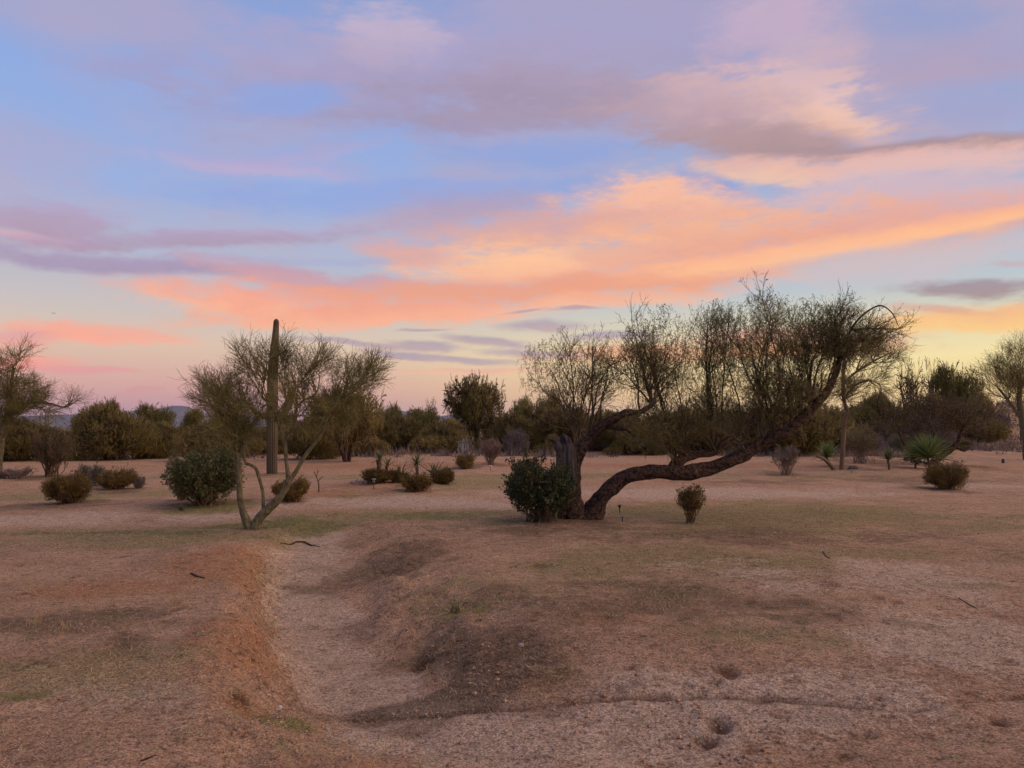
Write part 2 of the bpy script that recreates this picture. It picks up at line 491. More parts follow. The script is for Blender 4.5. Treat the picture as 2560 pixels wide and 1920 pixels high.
class MB:
    def __init__(self):
        self.V, self.F, self.n, self.attr = [], [], 0, []

    def add(self, V, F, m=0, tint=None):
        V = np.asarray(V, dtype=np.float64).reshape(-1, 3)
        F = np.asarray(F, dtype=np.int64)
        self.V.append(V)
        self.F.append((F + self.n, m))
        self.n += len(V)

    def tubes(self, pl, rad, s=3, m=0, cap=False):
        pl = np.asarray(pl, dtype=float)
        if pl.ndim == 2:
            pl = pl[None]
        n, k, _ = pl.shape
        rad = np.broadcast_to(np.asarray(rad, dtype=float), (n, k)) if np.ndim(rad) < 2 else rad
        t = np.gradient(pl, axis=1)
        t /= np.linalg.norm(t, axis=2, keepdims=True) + 1e-9
        ref = np.where(np.abs(t[:, :1, 2:3]) > 0.9, np.array([1.0, 0, 0]), np.array([0, 0, 1.0]))
        if k > 2:
            mt = t.mean(axis=1, keepdims=True)
            ref = np.where(np.abs(mt[:, :, 2:3]) > 0.75, np.array([0, 1.0, 0.13]), np.array([0.05, 0.1, 1.0]))
        u = np.cross(t, np.broadcast_to(ref, t.shape))
        u /= np.linalg.norm(u, axis=2, keepdims=True) + 1e-9
        v = np.cross(t, u)
        a = np.arange(s) * 2 * np.pi / s
        if rad.ndim == 2:
            rr = rad[:, :, None, None]
        else:
            rr = rad[..., None]                       # per-side radii (n,k,s)
        ring = (np.cos(a)[None, None, :, None] * u[:, :, None, :] + np.sin(a)[None, None, :, None] * v[:, :, None, :]) * rr
        V = (pl[:, :, None, :] + ring).reshape(-1, 3)
        b = (np.arange(n) * k * s)[:, None, None] + (np.arange(k - 1) * s)[None, :, None]
        j = np.arange(s)[None, None, :]
        j2 = (np.arange(s) + 1) % s
        j2 = j2[None, None, :]
        F = np.stack([b + j, b + j2, b + s + j2, b + s + j], axis=-1).reshape(-1, 4)
        self.add(V, F, m)
        if cap:
            for i in range(n):
                c0, c1 = pl[i, 0], pl[i, -1]
                b0 = self.n - 0
                self.add(np.vstack([V[i * k * s:i * k * s + s], c0]), np.stack([np.arange(s), np.full(s, s), (np.arange(s) + 1) % s], 1)[:, [0, 1, 2]], m)
                self.add(np.vstack([V[(i + 1) * k * s - s:(i + 1) * k * s], c1]), np.stack([np.arange(s), (np.arange(s) + 1) % s, np.full(s, s)], 1), m)

    def leaves(self, P, size, aspect=0.45, m=1, dirs=None, quad=True):
        n = len(P)
        d = RNG.normal(size=(n, 3)) if dirs is None else dirs + 0.6 * RNG.normal(size=(n, 3))
        d /= np.linalg.norm(d, axis=1, keepdims=True)
        w = np.cross(d, RNG.normal(size=(n, 3)))
        w /= np.linalg.norm(w, axis=1, keepdims=True) + 1e-9
        L = (size * RNG.uniform(0.6, 1.35, n))[:, None]
        if quad:
            V = np.stack([P, P + d * L * .45 + w * L * aspect * .5, P + d * L, P + d * L * .45 - w * L * aspect * .5], 1)
            F = np.arange(n * 4).reshape(n, 4)
        else:
            V = np.stack([P - w * L * aspect * .5, P + w * L * aspect * .5, P + d * L], 1)
            F = np.arange(n * 3).reshape(n, 3)
        self.add(V, F, m)

    def mesh(self, name, mats, origin=(0, 0, 0), smooth=False):
        me = bpy.data.meshes.new(name)
        V = np.concatenate(self.V) - np.asarray(origin)
        me.vertices.add(len(V))
        me.vertices.foreach_set('co', V.astype(np.float32).ravel())
        loops = np.concatenate([f.ravel() for f, _ in self.F])
        tot = np.concatenate([np.full(len(f), f.shape[1]) for f, _ in self.F])
        mi = np.concatenate([np.full(len(f), m) for f, m in self.F])
        st = np.concatenate([[0], np.cumsum(tot)[:-1]])
        me.loops.add(len(loops))
        me.loops.foreach_set('vertex_index', loops.astype(np.int32))
        me.polygons.add(len(tot))
        me.polygons.foreach_set('loop_start', st.astype(np.int32))
        me.polygons.foreach_set('loop_total', tot.astype(np.int32))
        me.polygons.foreach_set('material_index', mi.astype(np.int32))
        me.polygons.foreach_set('use_smooth', np.full(len(tot), smooth))
        for mm in mats:
            me.materials.append(mm)
        me.update(calc_edges=True)
        return me

    def build(self, name, mats, parent=None, origin=(0, 0, 0), smooth=False):
        if not self.V:
            return None
        o = bpy.data.objects.new(name, self.mesh(name, mats if isinstance(mats, (list, tuple)) else [mats], origin, smooth))
        col.objects.link(o)
        if parent is not None:
            o.parent = parent
        return o


# ------------------------------------------------------------------ materials
def newmat(name):
    m = bpy.data.materials.new(name)
    m.use_nodes = True
    n = m.node_tree.nodes
    return m, n, m.node_tree.links, n['Principled BSDF'], n['Material Output']


def mnoise(n, l, scale, detail=3.0, coord='Object', stretch=None):
    t = n.new('ShaderNodeTexCoord')
    x = n.new('ShaderNodeTexNoise')
    x.inputs['Scale'].default_value = scale
    x.inputs['Detail'].default_value = detail
    if stretch:
        mp = n.new('ShaderNodeMapping')
        mp.inputs['Scale'].default_value = stretch
        l.new(t.outputs[coord], mp.inputs[0])
        l.new(mp.outputs[0], x.inputs[0])
    else:
        l.new(t.outputs[coord], x.inputs[0])
    return x.outputs['Fac']


def nramp(n, l, fac, stops):
    r = n.new('ShaderNodeValToRGB')
    e = r.color_ramp.elements
    e[0].position, e[0].color = stops[0][0], (*stops[0][1], 1)
    e[1].position, e[1].color = stops[-1][0], (*stops[-1][1], 1)
    for p, c in stops[1:-1]:
        k = e.new(p)
        k.color = (*c, 1)
    l.new(fac, r.inputs[0])
    return r.outputs[0]


def foliage(name, c1, c2, trans=0.25, rough=0.6, scale=2.5):
    m, n, l, p, out = newmat(name)
    g = n.new('ShaderNodeNewGeometry')
    mx = n.new('ShaderNodeMath')
    mx.operation = 'MULTIPLY_ADD'
    l.new(g.outputs['Random Per Island'], mx.inputs[0])
    mx.inputs[1].default_value = 0.45
    f = mnoise(n, l, scale, 3)
    ad = n.new('ShaderNodeMath')
    ad.operation = 'MULTIPLY_ADD'
    l.new(f, ad.inputs[0])
    ad.inputs[1].default_value = 1.5
    oi = n.new('ShaderNodeObjectInfo')
    ov = n.new('ShaderNodeMath')
    ov.operation = 'MULTIPLY_ADD'
    l.new(oi.outputs['Random'], ov.inputs[0])
    ov.inputs[1].default_value = 0.5
    ov.inputs[2].default_value = -0.73
    l.new(ov.outputs[0], ad.inputs[2])
    l.new(ad.outputs[0], mx.inputs[2])
    c = nramp(n, l, mx.outputs[0], [(0.1, c1), (0.9, c2)])
    l.new(c, p.inputs['Base Color'])
    p.inputs['Roughness'].default_value = rough
    p.inputs['Specular IOR Level'].default_value = 0.25
    if trans > 0:
        tr = n.new('ShaderNodeBsdfTranslucent')
        l.new(c, tr.inputs[0])
        ms = n.new('ShaderNodeMixShader')
        ms.inputs[0].default_value = trans
        l.new(p.outputs[0], ms.inputs[1])
        l.new(tr.outputs[0], ms.inputs[2])
        l.new(ms.outputs[0], out.inputs[0])
    return m


def bark(name, c1, c2, scale=18, stretch=(1, 1, .35), bump=.5, dist=.02):
    m, n, l, p, out = newmat(name)
    f = mnoise(n, l, scale, 6, 'Object', stretch)
    l.new(nramp(n, l, f, [(0.32, c1), (0.68, c2)]), p.inputs['Base Color'])
    p.inputs['Roughness'].default_value = 0.9
    p.inputs['Specular IOR Level'].default_value = 0.15
    b = n.new('ShaderNodeBump')
    b.inputs['Strength'].default_value = bump
    b.inputs['Distance'].default_value = dist
    l.new(f, b.inputs['Height'])
    l.new(b.outputs[0], p.inputs['Normal'])
    return m


M = {}
M['pv_bark'] = bark('palo verde bark', (.07, .055, .03), (.19, .155, .085), 20, (1, 1, .6), .8, .03)
M['pv_twig'] = foliage('palo verde twigs', (0.099, 0.080, 0.024), (0.235, 0.194, 0.065), .0)
M['pv_leaf'] = foliage('palo verde leaflets', (.13, .115, .028), (.30, .255, .075), .35)
M['mq_bark'] = bark('mesquite bark', (.020, .012, .009), (.115, .066, .046), 16, (1, 1, 1), 1.0, .10)
M['mq_twig'] = foliage('mesquite twigs', (0.056, 0.035, 0.020), (0.125, 0.081, 0.045), .0)
M['mq_leaf'] = foliage('mesquite leaflets', (.105, .095, .030), (.25, .21, .075), .35)
M['dead'] = bark('weathered dead wood', (.018, .013, .012), (.105, .08, .072), 16, (1, 1, .12), .9, .03)
M['olive'] = foliage('olive foliage', (.125, .100, .028), (.33, .25, .078), .42)
M['gold'] = foliage('golden bush foliage', (.080, .052, .013), (.285, .185, .046), .25)
M['green'] = foliage('dark green foliage', (.040, .052, .020), (.135, .135, .052), .3, .5)
M['grey'] = foliage('grey green foliage', (.10, .10, .075), (.20, .19, .14), .25)
M['greypurple'] = foliage('grey dry brush', (0.102, 0.074, 0.072), (0.228, 0.174, 0.162), .1)
M['drytwig'] = foliage('dry pinkish twigs', (.16, .095, .07), (.30, .20, .14), .0)
M['stem'] = foliage('thin brown stems', (0.078, 0.046, 0.026), (0.169, 0.104, 0.058), .0)
M['yucca'] = foliage('yucca blades', (.07, .085, .035), (.17, .175, .08), .15, .45)
M['yuccagreen'] = foliage('green yucca blades', (.075, .11, .032), (.20, .25, .085), .2, .45)
M['yuccatrunk'] = bark('shaggy yucca trunk', (.05, .035, .02), (.15, .10, .06), 30, (1, 1, .3), .9, .03)
M['straw'] = foliage('dry straw grass', (0.330, 0.220, 0.110), (0.616, 0.462, 0.275), .2)
M['strawdk'] = foliage('dark litter', (.075, .048, .03), (.19, .125, .08), .0)
M['grass'] = foliage('green grass', (.06, .09, .02), (.15, .17, .05), .35)
M['rust'] = bark('rusty steel', (.04, .028, .022), (.09, .055, .04), 40)
M['stone'] = bark('field stone', (.20, .14, .11), (.38, .29, .24), 9, (1, 1, 1), .6, .03)
M['darkstone'] = bark('dark stone', (.045, .035, .032), (.11, .085, .075), 9, (1, 1, 1), .6, .03)
M['pebble'] = foliage('gravel', (.18, .12, .085), (.42, .31, .235), .0)


def plastic(name, c, rough=.4, metal=0.0):
    m, n, l, p, out = newmat(name)
    f = mnoise(n, l, 30, 3)
    l.new(nramp(n, l, f, [(0.3, tuple(v * .8 for v in c)), (0.7, c)]), p.inputs['Base Color'])
    p.inputs['Roughness'].default_value = rough
    p.inputs['Metallic'].default_value = metal
    return m


M['black'] = plastic('black plastic', (.015, .015, .018), .35)
M['bluegrey'] = plastic('pale blue grey paint', (.17, .21, .24), .5)
M['pale'] = plastic('pale painted wood', (.55, .48, .42), .7)
M['plane'] = plastic('aircraft grey', (.16, .16, .18), .4)


def saguaro_mat():
    m, n, l, p, out = newmat('saguaro skin')
    at = n.new('ShaderNodeAttribute')
    at.attribute_name = 'rib'
    f = mnoise(n, l, 5, 5, 'Object', (1, 1, .3))
    c = nramp(n, l, f, [(0.3, (.062, .047, .020)), (0.7, (.125, .098, .042))])
    mx = n.new('ShaderNodeMix')
    mx.data_type = 'RGBA'
    l.new(at.outputs['Fac'], mx.inputs[0])
    l.new(c, mx.inputs[6])
    mx.inputs[7].default_value = (.20, .145, .085, 1)
    at2 = n.new('ShaderNodeAttribute')
    at2.attribute_name = 'old'
    mx2 = n.new('ShaderNodeMix')
    mx2.data_type = 'RGBA'
    l.new(at2.outputs['Fac'], mx2.inputs[0])
    l.new(mx.outputs[2], mx2.inputs[6])
    mx2.inputs[7].default_value = (.075, .047, .034, 1)
    l.new(mx2.outputs[2], p.inputs['Base Color'])
    p.inputs['Roughness'].default_value = .7
    p.inputs['Specular IOR Level'].default_value = .2
    return m


M['saguaro'] = saguaro_mat()


# ------------------------------------------------------------------ ground
def axis(lo, hi, fine0, fine1, step, grow):
    a = list(np.arange(fine0, fine1, step))
    s = step
    v = a[-1]
    while v < hi:
        s = min(s * grow, 4000.0)
        v += s
        a.append(v)
    s = step
    v = a[0]
    while v > lo:
        s = min(s * grow, 4000.0)
        v -= s
        a.insert(0, v)
    return np.array(a)


gx = axis(-21000, 21000, -4.6, 4.6, 0.042, 1.04)
gy = axis(-21000, 21000, 3.0, 8.8, 0.032, 1.045)
GX, GY = np.meshgrid(gx, gy)
GZ = zt(GX, GY)
nx, ny = len(gx), len(gy)


def blob(px, py, hx, hy, seed, rough=0.5, scale=1.2, z=0.0):
    """soft patch of soil or grass, given where the photograph shows it, as a mask on the ground plane"""
    cx, cy = flat(px, py, z)
    x2, _ = flat(px + hx, py, z)
    _, ya = flat(px, py - hy, z)
    _, yb = flat(px, py + hy, z)
    rx, ry = x2 - cx, max((ya - yb) / 2, .05)
    cy = (ya + yb) / 2
    j0, j1 = np.searchsorted(gx, (cx - rx * 2.1, cx + rx * 2.1))
    i0, i1 = np.searchsorted(gy, (cy - ry * 2.1, cy + ry * 2.1))
    X, Y_ = GX[i0:i1, j0:j1], GY[i0:i1, j0:j1]
    q = np.hypot((X - cx) / rx, (Y_ - cy) / ry) + (rough * 2.2 + .3) * fbm(X * scale, Y_ * scale, seed, 4)
    out = np.zeros_like(GX)
    out[i0:i1, j0:j1] = 1 - sstep(0.1, 1.3, q)
    return out


def umax(*a):
    m = np.zeros_like(GX)
    for v in a:
        m = np.maximum(m, v)
    return m


wd, ws, wp = polydist(GX, GY, WASH)
wash = (1 - sstep(0.20, 0.62, wd + 0.5 * fbm(GX * 2.2, GY * 2.2, 61, 4))) * sstep(0.4, 1.2, wp) * (1 - 0.5 * sstep(6.5, 8.5, wp))
m_sand = umax(wash, blob(1750, 1770, 800, 110, 1, .6), blob(2350, 1650, 420, 130, 2, .7), .8 * blob(2250, 1460, 420, 60, 3, .9),
              .9 * blob(150, 1298, 330, 26, 4, .4), .9 * blob(500, 1290, 200, 12, 5, .5), .9 * blob(1000, 1255, 480, 16, 6, .4), .9 * blob(1750, 1232, 560, 16, 7, .4),
              .7 * blob(2450, 1215, 260, 10, 8, .5), .6 * blob(830, 1350, 60, 16, 9), .5 * blob(900, 1380, 160, 20, 10), .35 * blob(350, 1760, 500, 90, 11, .9))
m_red = umax(blob(560, 1430, 200, 50, 12, .5), blob(330, 1470, 330, 40, 13, .8), blob(560, 1600, 170, 110, 14, .6), .9 * blob(620, 1740, 130, 40, 15, .5),
             .45 * blob(820, 1870, 260, 60, 16, .9), blob(760, 1240, 180, 14, 17, .4), blob(990, 1215, 170, 22, 18, .3), .8 * blob(1280, 1165, 1600, 10, 19, .3),
             .7 * blob(1500, 1560, 180, 50, 20, .9), .5 * blob(1650, 1200, 300, 12, 22, .5), .7 * blob(2250, 1172, 330, 8, 23, .4), .5 * blob(1900, 1850, 360, 80, 24, .9))
m_oliv = umax(.9 * blob(200, 1235, 420, 22, 25, .5), .8 * blob(350, 1350, 480, 36, 26, .6), .85 * blob(1150, 1210, 240, 18, 27, .4), .85 * blob(1050, 1295, 420, 26, 28, .6),
              .9 * blob(1950, 1300, 760, 50, 29, .6), .7 * blob(1700, 1420, 420, 60, 30, .8), .6 * blob(2300, 1390, 420, 30, 31, .8), .5 * blob(200, 1700, 300, 60, 32, .9),
              .5 * blob(1900, 1600, 300, 60, 33, .9), .6 * blob(750, 1400, 120, 40, 34, .7), .7 * blob(1280, 1190, 1500, 8, 35, .5), .5 * blob(1300, 1470, 260, 40, 36, .8))
m_green = umax(blob(600, 1312, 105, 16, 37, .4), .8 * blob(760, 1305, 200, 22, 38, .6), .8 * blob(230, 1332, 330, 8, 39, .5), .7 * blob(520, 1268, 120, 14, 40, .5), .5 * blob(1100, 1290, 200, 16, 41, .6),
               .45 * blob(1180, 1500, 90, 26, 42, .6), .55 * blob(700, 1745, 110, 40, 43, .7), .35 * blob(2200, 1285, 330, 16, 44, .6), .35 * blob(2380, 1475, 150, 12, 45, .6), .6 * blob(60, 1755, 90, 18, 46, .7),
               .35 * blob(330, 1790, 70, 18, 47, .6), .4 * blob(900, 1240, 120, 7, 48, .4))
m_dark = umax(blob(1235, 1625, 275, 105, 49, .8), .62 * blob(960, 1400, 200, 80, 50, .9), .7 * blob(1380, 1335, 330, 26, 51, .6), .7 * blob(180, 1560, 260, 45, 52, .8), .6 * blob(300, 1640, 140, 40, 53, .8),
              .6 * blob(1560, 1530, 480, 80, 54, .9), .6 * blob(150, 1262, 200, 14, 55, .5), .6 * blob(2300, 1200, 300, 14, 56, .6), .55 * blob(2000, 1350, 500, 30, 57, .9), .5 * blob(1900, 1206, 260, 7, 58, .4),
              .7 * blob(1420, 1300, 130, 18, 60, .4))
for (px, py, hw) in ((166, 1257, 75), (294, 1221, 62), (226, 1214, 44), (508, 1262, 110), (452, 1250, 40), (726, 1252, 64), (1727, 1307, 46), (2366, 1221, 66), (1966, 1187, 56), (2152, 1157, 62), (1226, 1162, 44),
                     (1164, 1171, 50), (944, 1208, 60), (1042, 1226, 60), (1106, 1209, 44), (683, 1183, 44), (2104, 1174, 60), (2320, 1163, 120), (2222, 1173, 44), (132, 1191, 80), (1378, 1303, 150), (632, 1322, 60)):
    m_dark = np.maximum(m_dark, .85 * blob(px, py, hw * 1.15, max(5, hw * .16), int(px) % 91, .4, 2.0))  # contact shade along with litter, painted dark into the soil at each plant foot
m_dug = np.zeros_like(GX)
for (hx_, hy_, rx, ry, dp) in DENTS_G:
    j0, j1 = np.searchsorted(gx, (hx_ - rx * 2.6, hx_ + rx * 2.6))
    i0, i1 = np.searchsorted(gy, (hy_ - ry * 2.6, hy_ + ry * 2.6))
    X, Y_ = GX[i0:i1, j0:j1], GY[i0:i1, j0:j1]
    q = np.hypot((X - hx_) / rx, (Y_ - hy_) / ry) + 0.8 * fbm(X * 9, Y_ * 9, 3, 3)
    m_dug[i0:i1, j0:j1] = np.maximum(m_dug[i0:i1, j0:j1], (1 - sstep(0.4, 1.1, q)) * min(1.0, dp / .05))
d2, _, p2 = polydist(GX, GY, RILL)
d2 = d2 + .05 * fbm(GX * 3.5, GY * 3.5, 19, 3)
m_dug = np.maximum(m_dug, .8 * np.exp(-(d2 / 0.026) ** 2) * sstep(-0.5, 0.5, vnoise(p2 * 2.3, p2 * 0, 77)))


def ground_mat():
    m, n, l, p, out = newmat('desert soil')
    geo = n.new('ShaderNodeNewGeometry')

    def noise(scale, detail, rough=.6, stretch=None):
        x = n.new('ShaderNodeTexNoise')
        x.inputs['Scale'].default_value = scale
        x.inputs['Detail'].default_value = detail
        x.inputs['Roughness'].default_value = rough
        if stretch:
            mp = n.new('ShaderNodeMapping')
            mp.inputs['Scale'].default_value = stretch
            l.new(geo.outputs['Position'], mp.inputs[0])
            l.new(mp.outputs[0], x.inputs[0])
        else:
            l.new(geo.outputs['Position'], x.inputs[0])
        return x.outputs['Fac']

    def mix(f, a, b, mode='MIX'):
        x = n.new('ShaderNodeMix')
        x.data_type = 'RGBA'
        x.blend_type = mode
        for s, v in ((x.inputs[0], f), (x.inputs[6], a), (x.inputs[7], b)):
            if isinstance(v, (int, float, tuple)):
                s.default_value = v
            else:
                l.new(v, s)
        return x.outputs[2]

    def math_(op, a, b, c=None, clamp=False):
        x = n.new('ShaderNodeMath')
        x.operation = op
        x.use_clamp = clamp
        for i, v in enumerate((a, b, c)):
            if v is None:
                continue
            if isinstance(v, (int, float)):
                x.inputs[i].default_value = v
            else:
                l.new(v, x.inputs[i])
        return x.outputs[0]

    n1, n2, n3 = noise(1.1, 6), noise(9, 6, .65), noise(70, 4, .7)
    n4 = noise(26, 5, .7, (1.0, 1.0, 1.0))
    n5 = noise(3.1, 5, .65)

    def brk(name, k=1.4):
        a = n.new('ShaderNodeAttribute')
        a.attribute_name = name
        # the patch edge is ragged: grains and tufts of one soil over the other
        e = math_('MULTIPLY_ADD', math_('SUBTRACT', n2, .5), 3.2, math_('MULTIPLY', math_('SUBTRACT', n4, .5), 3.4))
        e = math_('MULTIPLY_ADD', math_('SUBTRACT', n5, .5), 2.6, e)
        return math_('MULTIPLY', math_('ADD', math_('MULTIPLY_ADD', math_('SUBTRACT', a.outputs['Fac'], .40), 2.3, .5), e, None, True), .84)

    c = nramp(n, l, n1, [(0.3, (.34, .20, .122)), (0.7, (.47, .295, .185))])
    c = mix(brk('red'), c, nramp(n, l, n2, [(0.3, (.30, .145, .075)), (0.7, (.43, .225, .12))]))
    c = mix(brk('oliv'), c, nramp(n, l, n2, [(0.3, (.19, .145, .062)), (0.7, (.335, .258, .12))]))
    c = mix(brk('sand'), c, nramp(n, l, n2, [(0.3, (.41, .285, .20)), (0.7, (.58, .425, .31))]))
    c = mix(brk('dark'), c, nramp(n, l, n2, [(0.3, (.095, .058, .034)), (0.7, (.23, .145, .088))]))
    c = mix(brk('green'), c, nramp(n, l, n2, [(0.3, (.10, .11, .028)), (0.7, (.23, .205, .07))]))
    # speckle: gravel grains light and dark
    sp = nramp(n, l, n3, [(0.34, (.42, .40, .40)), (0.5, (1, 1, 1)), (0.66, (1.5, 1.46, 1.42))])
    c = mix(1.0, c, sp, 'MULTIPLY')
    n6 = noise(7.5, 7, .78)
    c = mix(1.0, c, nramp(n, l, n6, [(0.36, (.52, .49, .47)), (0.45, (.95, .95, .95)), (0.62, (1.06, 1.06, 1.06)), (0.74, (1.3, 1.28, 1.24))]), 'MULTIPLY')
    sp2 = nramp(n, l, n4, [(0.34, (.55, .53, .52)), (0.5, (1, 1, 1)), (0.68, (1.25, 1.25, 1.25))])
    c = mix(1.0, c, sp2, 'MULTIPLY')
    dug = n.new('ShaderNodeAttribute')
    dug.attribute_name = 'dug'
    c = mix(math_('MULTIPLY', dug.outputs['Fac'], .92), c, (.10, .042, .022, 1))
    l.new(c, p.inputs['Base Color'])
    p.inputs['Roughness'].default_value = .95
    p.inputs['Specular IOR Level'].default_value = .1
    h = math_('MULTIPLY_ADD', n3, .35, math_('MULTIPLY_ADD', n4, .8, n2))
    b = n.new('ShaderNodeBump')
    b.inputs['Strength'].default_value = 1.0
    b.inputs['Distance'].default_value = .05
    l.new(h, b.inputs['Height'])
    l.new(b.outputs[0], p.inputs['Normal'])
    return m


M['ground'] = ground_mat()
mb = MB()
ii = (np.arange(ny - 1)[:, None] * nx + np.arange(nx - 1)[None, :])
mb.add(np.stack([GX, GY, GZ], -1), np.stack([ii, ii + 1, ii + nx + 1, ii + nx], -1).reshape(-1, 4))
g_ob = mb.build('ground', M['ground'], smooth=True)
g_ob['kind'] = 'structure'
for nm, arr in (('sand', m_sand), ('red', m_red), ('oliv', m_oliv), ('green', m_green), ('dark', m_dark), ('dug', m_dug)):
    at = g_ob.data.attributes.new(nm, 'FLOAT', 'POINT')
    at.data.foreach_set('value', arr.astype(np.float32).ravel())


# ------------------------------------------------------------------ mountains (far range, about 12 km away)
def mountain(name, prof, Y, depth, label):
    prof = np.array(prof, dtype=float)
    xs = np.linspace(prof[0, 0], prof[-1, 0], 170)
    ys = np.interp(xs, prof[:, 0], prof[:, 1])
    top = np.array([atY(x, y, Y) for x, y in zip(xs, ys)])
    top[:, 2] += 12 * fbm(np.arange(170) * .33, np.arange(170) * 0.0, 4, 4) * np.clip(top[:, 2] / 140, 0, 1)
    rows = 40
    V = []
    for j in range(rows):
        t = (j / (rows - 1)) * 2 - 1
        s = (1 - abs(t)) ** 0.9
        x = top[:, 0] * (1 + t * depth / Y * 0.3)
        y = top[:, 1] + t * depth
        rid = fbm(x / 420 + 3, y / 420 * .6, 8, 5) * 200 * s * (1 - s * .96) * 2.2
        z = (top[:, 2] + 40) * s + rid - 40
        V.append(np.stack([x, y, z], -1))
    V = np.array(V)
    i = (np.arange(rows - 1)[:, None] * 170 + np.arange(169)[None, :])
    b = MB()
    b.add(V, np.stack([i, i + 1, i + 171, i + 170], -1).reshape(-1, 4))
    m = M.get('mount')
    if m is None:
        m = M['mount'] = bark('bare mountain rock', (.045, .042, .05), (.10, .09, .10), .009, (1, 1, 1), .6, 20)
    o = b.build(name, m, smooth=False)
    o['kind'] = 'structure'
    return o


mountain('mountains', [(-420, 1066), (-200, 1040), (-60, 1046), (40, 1040), (110, 1037), (200, 1036), (260, 1040), (322, 1030), (340, 1022), (365, 1028), (396, 1022), (410, 1018), (435, 1013), (452, 1014), (470, 1016),
                       (480, 1026), (500, 1032), (540, 1036), (600, 1040), (680, 1046), (760, 1052), (850, 1056), (930, 1044), (970, 1030), (985, 1026), (1000, 1026), (1015, 1028), (1040, 1036), (1090, 1040),
                       (1130, 1036), (1160, 1036), (1200, 1046), (1300, 1058), (1480, 1066), (1700, 1070)], 12000, 1700, '')
HAZE_TOP = 560.0


# ------------------------------------------------------------------ plant growth
def norm(v):
    return v / (np.linalg.norm(v, axis=-1, keepdims=True) + 1e-9)


def along(pl, idx, t):
    """points and tangents at parameter t on polylines idx"""
    k = pl.shape[1]
    f = np.clip(t, 0, .9999) * (k - 1)
    i = f.astype(int)
    a = (f - i)[:, None]
    p0, p1 = pl[idx, i], pl[idx, i + 1]
    return p0 * (1 - a) + p1 * a, norm(p1 - p0)


def shoots(pl, n, t0, t1, l0, l1, ang, up, k=4, wob=.12, taper=.5):
    """n side shoots growing from the polylines pl"""
    idx = RNG.integers(0, len(pl), n)
    t = RNG.uniform(t0, t1, n)
    p, d = along(pl, idx, t)
    per = norm(np.cross(d, RNG.normal(size=(n, 3))))
    a = np.radians(RNG.normal(ang, ang * .3, n))[:, None]
    d = norm(d * np.cos(a) + per * np.sin(a))
    L = RNG.uniform(l0, l1, n) * (1 - taper * t)
    out = [p]
    for j in range(k - 1):
        d = norm(d + np.array([0, 0, up]) + wob * RNG.normal(size=(n, 3)))
        p = p + d * (L / (k - 1))[:, None]
        out.append(p)
    return np.stack(out, 1)


def bez(o, c, t, k, wob=0.0):
    s = np.linspace(0, 1, k)[None, :, None]
    p = o[:, None] * (1 - s) ** 2 + 2 * c[:, None] * s * (1 - s) + t[:, None] * s * s
    if wob:
        w = RNG.normal(size=p.shape) * wob
        w[:, 0] = 0
        w = (w + np.roll(w, 1, axis=1)) / 2
        w[:, 0] = 0
        p = p + w
    return p


def ell(n, lo=.3, up_only=False, bias=0.0):
    d = norm(RNG.normal(size=(n, 3)))
    if up_only:
        d[:, 2] = np.abs(d[:, 2])
    if bias:
        d = norm(d + np.array([0, 0, bias]))
    return d * (RNG.uniform(lo ** 3, 1, n) ** (1 / 3))[:, None]


def rads(n, k, r0, r1):
    return np.broadcast_to(np.linspace(1, 0, k)[None] ** .8 * (r0 - r1) + r1, (n, k))


def crown(mb, org, cen, rad, nst, r0, n1, n2, nl, leaf, l1=(.35, .6), l2=(.12, .28), up=.05, ang1=32, ang2=38, tm=0, lm=1, sag=0.0, bias=.15, lo=.35, aspect=.4, t1=.3, cdir=None, rt=.0016):
    """a broom of stems from the origin points org into an ellipsoid, forked twice, with leaflets"""
    org = np.atleast_2d(org)
    o = org[RNG.integers(0, len(org), nst)]
    tg = np.asarray(cen) + ell(nst, lo, False, bias) * np.asarray(rad)
    L = np.linalg.norm(tg - o, axis=1, keepdims=True)
    c = (o + tg) / 2 + RNG.normal(size=o.shape) * L * .07
    if cdir is not None:
        c = o + norm(np.asarray(cdir) * .6 + .8 * norm(tg - o) + .28 * RNG.normal(size=o.shape)) * L * .5
    else:
        c = c + np.array([0, 0, -sag]) * L
    S = bez(o, c, tg, 8, .03)
    mb.tubes(S, rads(nst, 8, r0, .004), 5, tm)
    A = shoots(S, n1, t1, 1, l1[0], l1[1], ang1, up, 6, .13)
    mb.tubes(A, rads(n1, 6, r0 * .32, rt * 1.2), 3, tm)
    B = shoots(A, n2, .15, 1, l2[0], l2[1], ang2, up * .8, 4, .14)
    mb.tubes(B, rads(n2, 4, rt * 1.5, rt * .8), 3, tm)
    if nl:
        idx = RNG.integers(0, n2, nl)
        p, d = along(B, idx, RNG.uniform(.1, 1, nl))
        mb.leaves(p + RNG.normal(size=p.shape) * leaf * .3, leaf, aspect, lm, d)
    return S


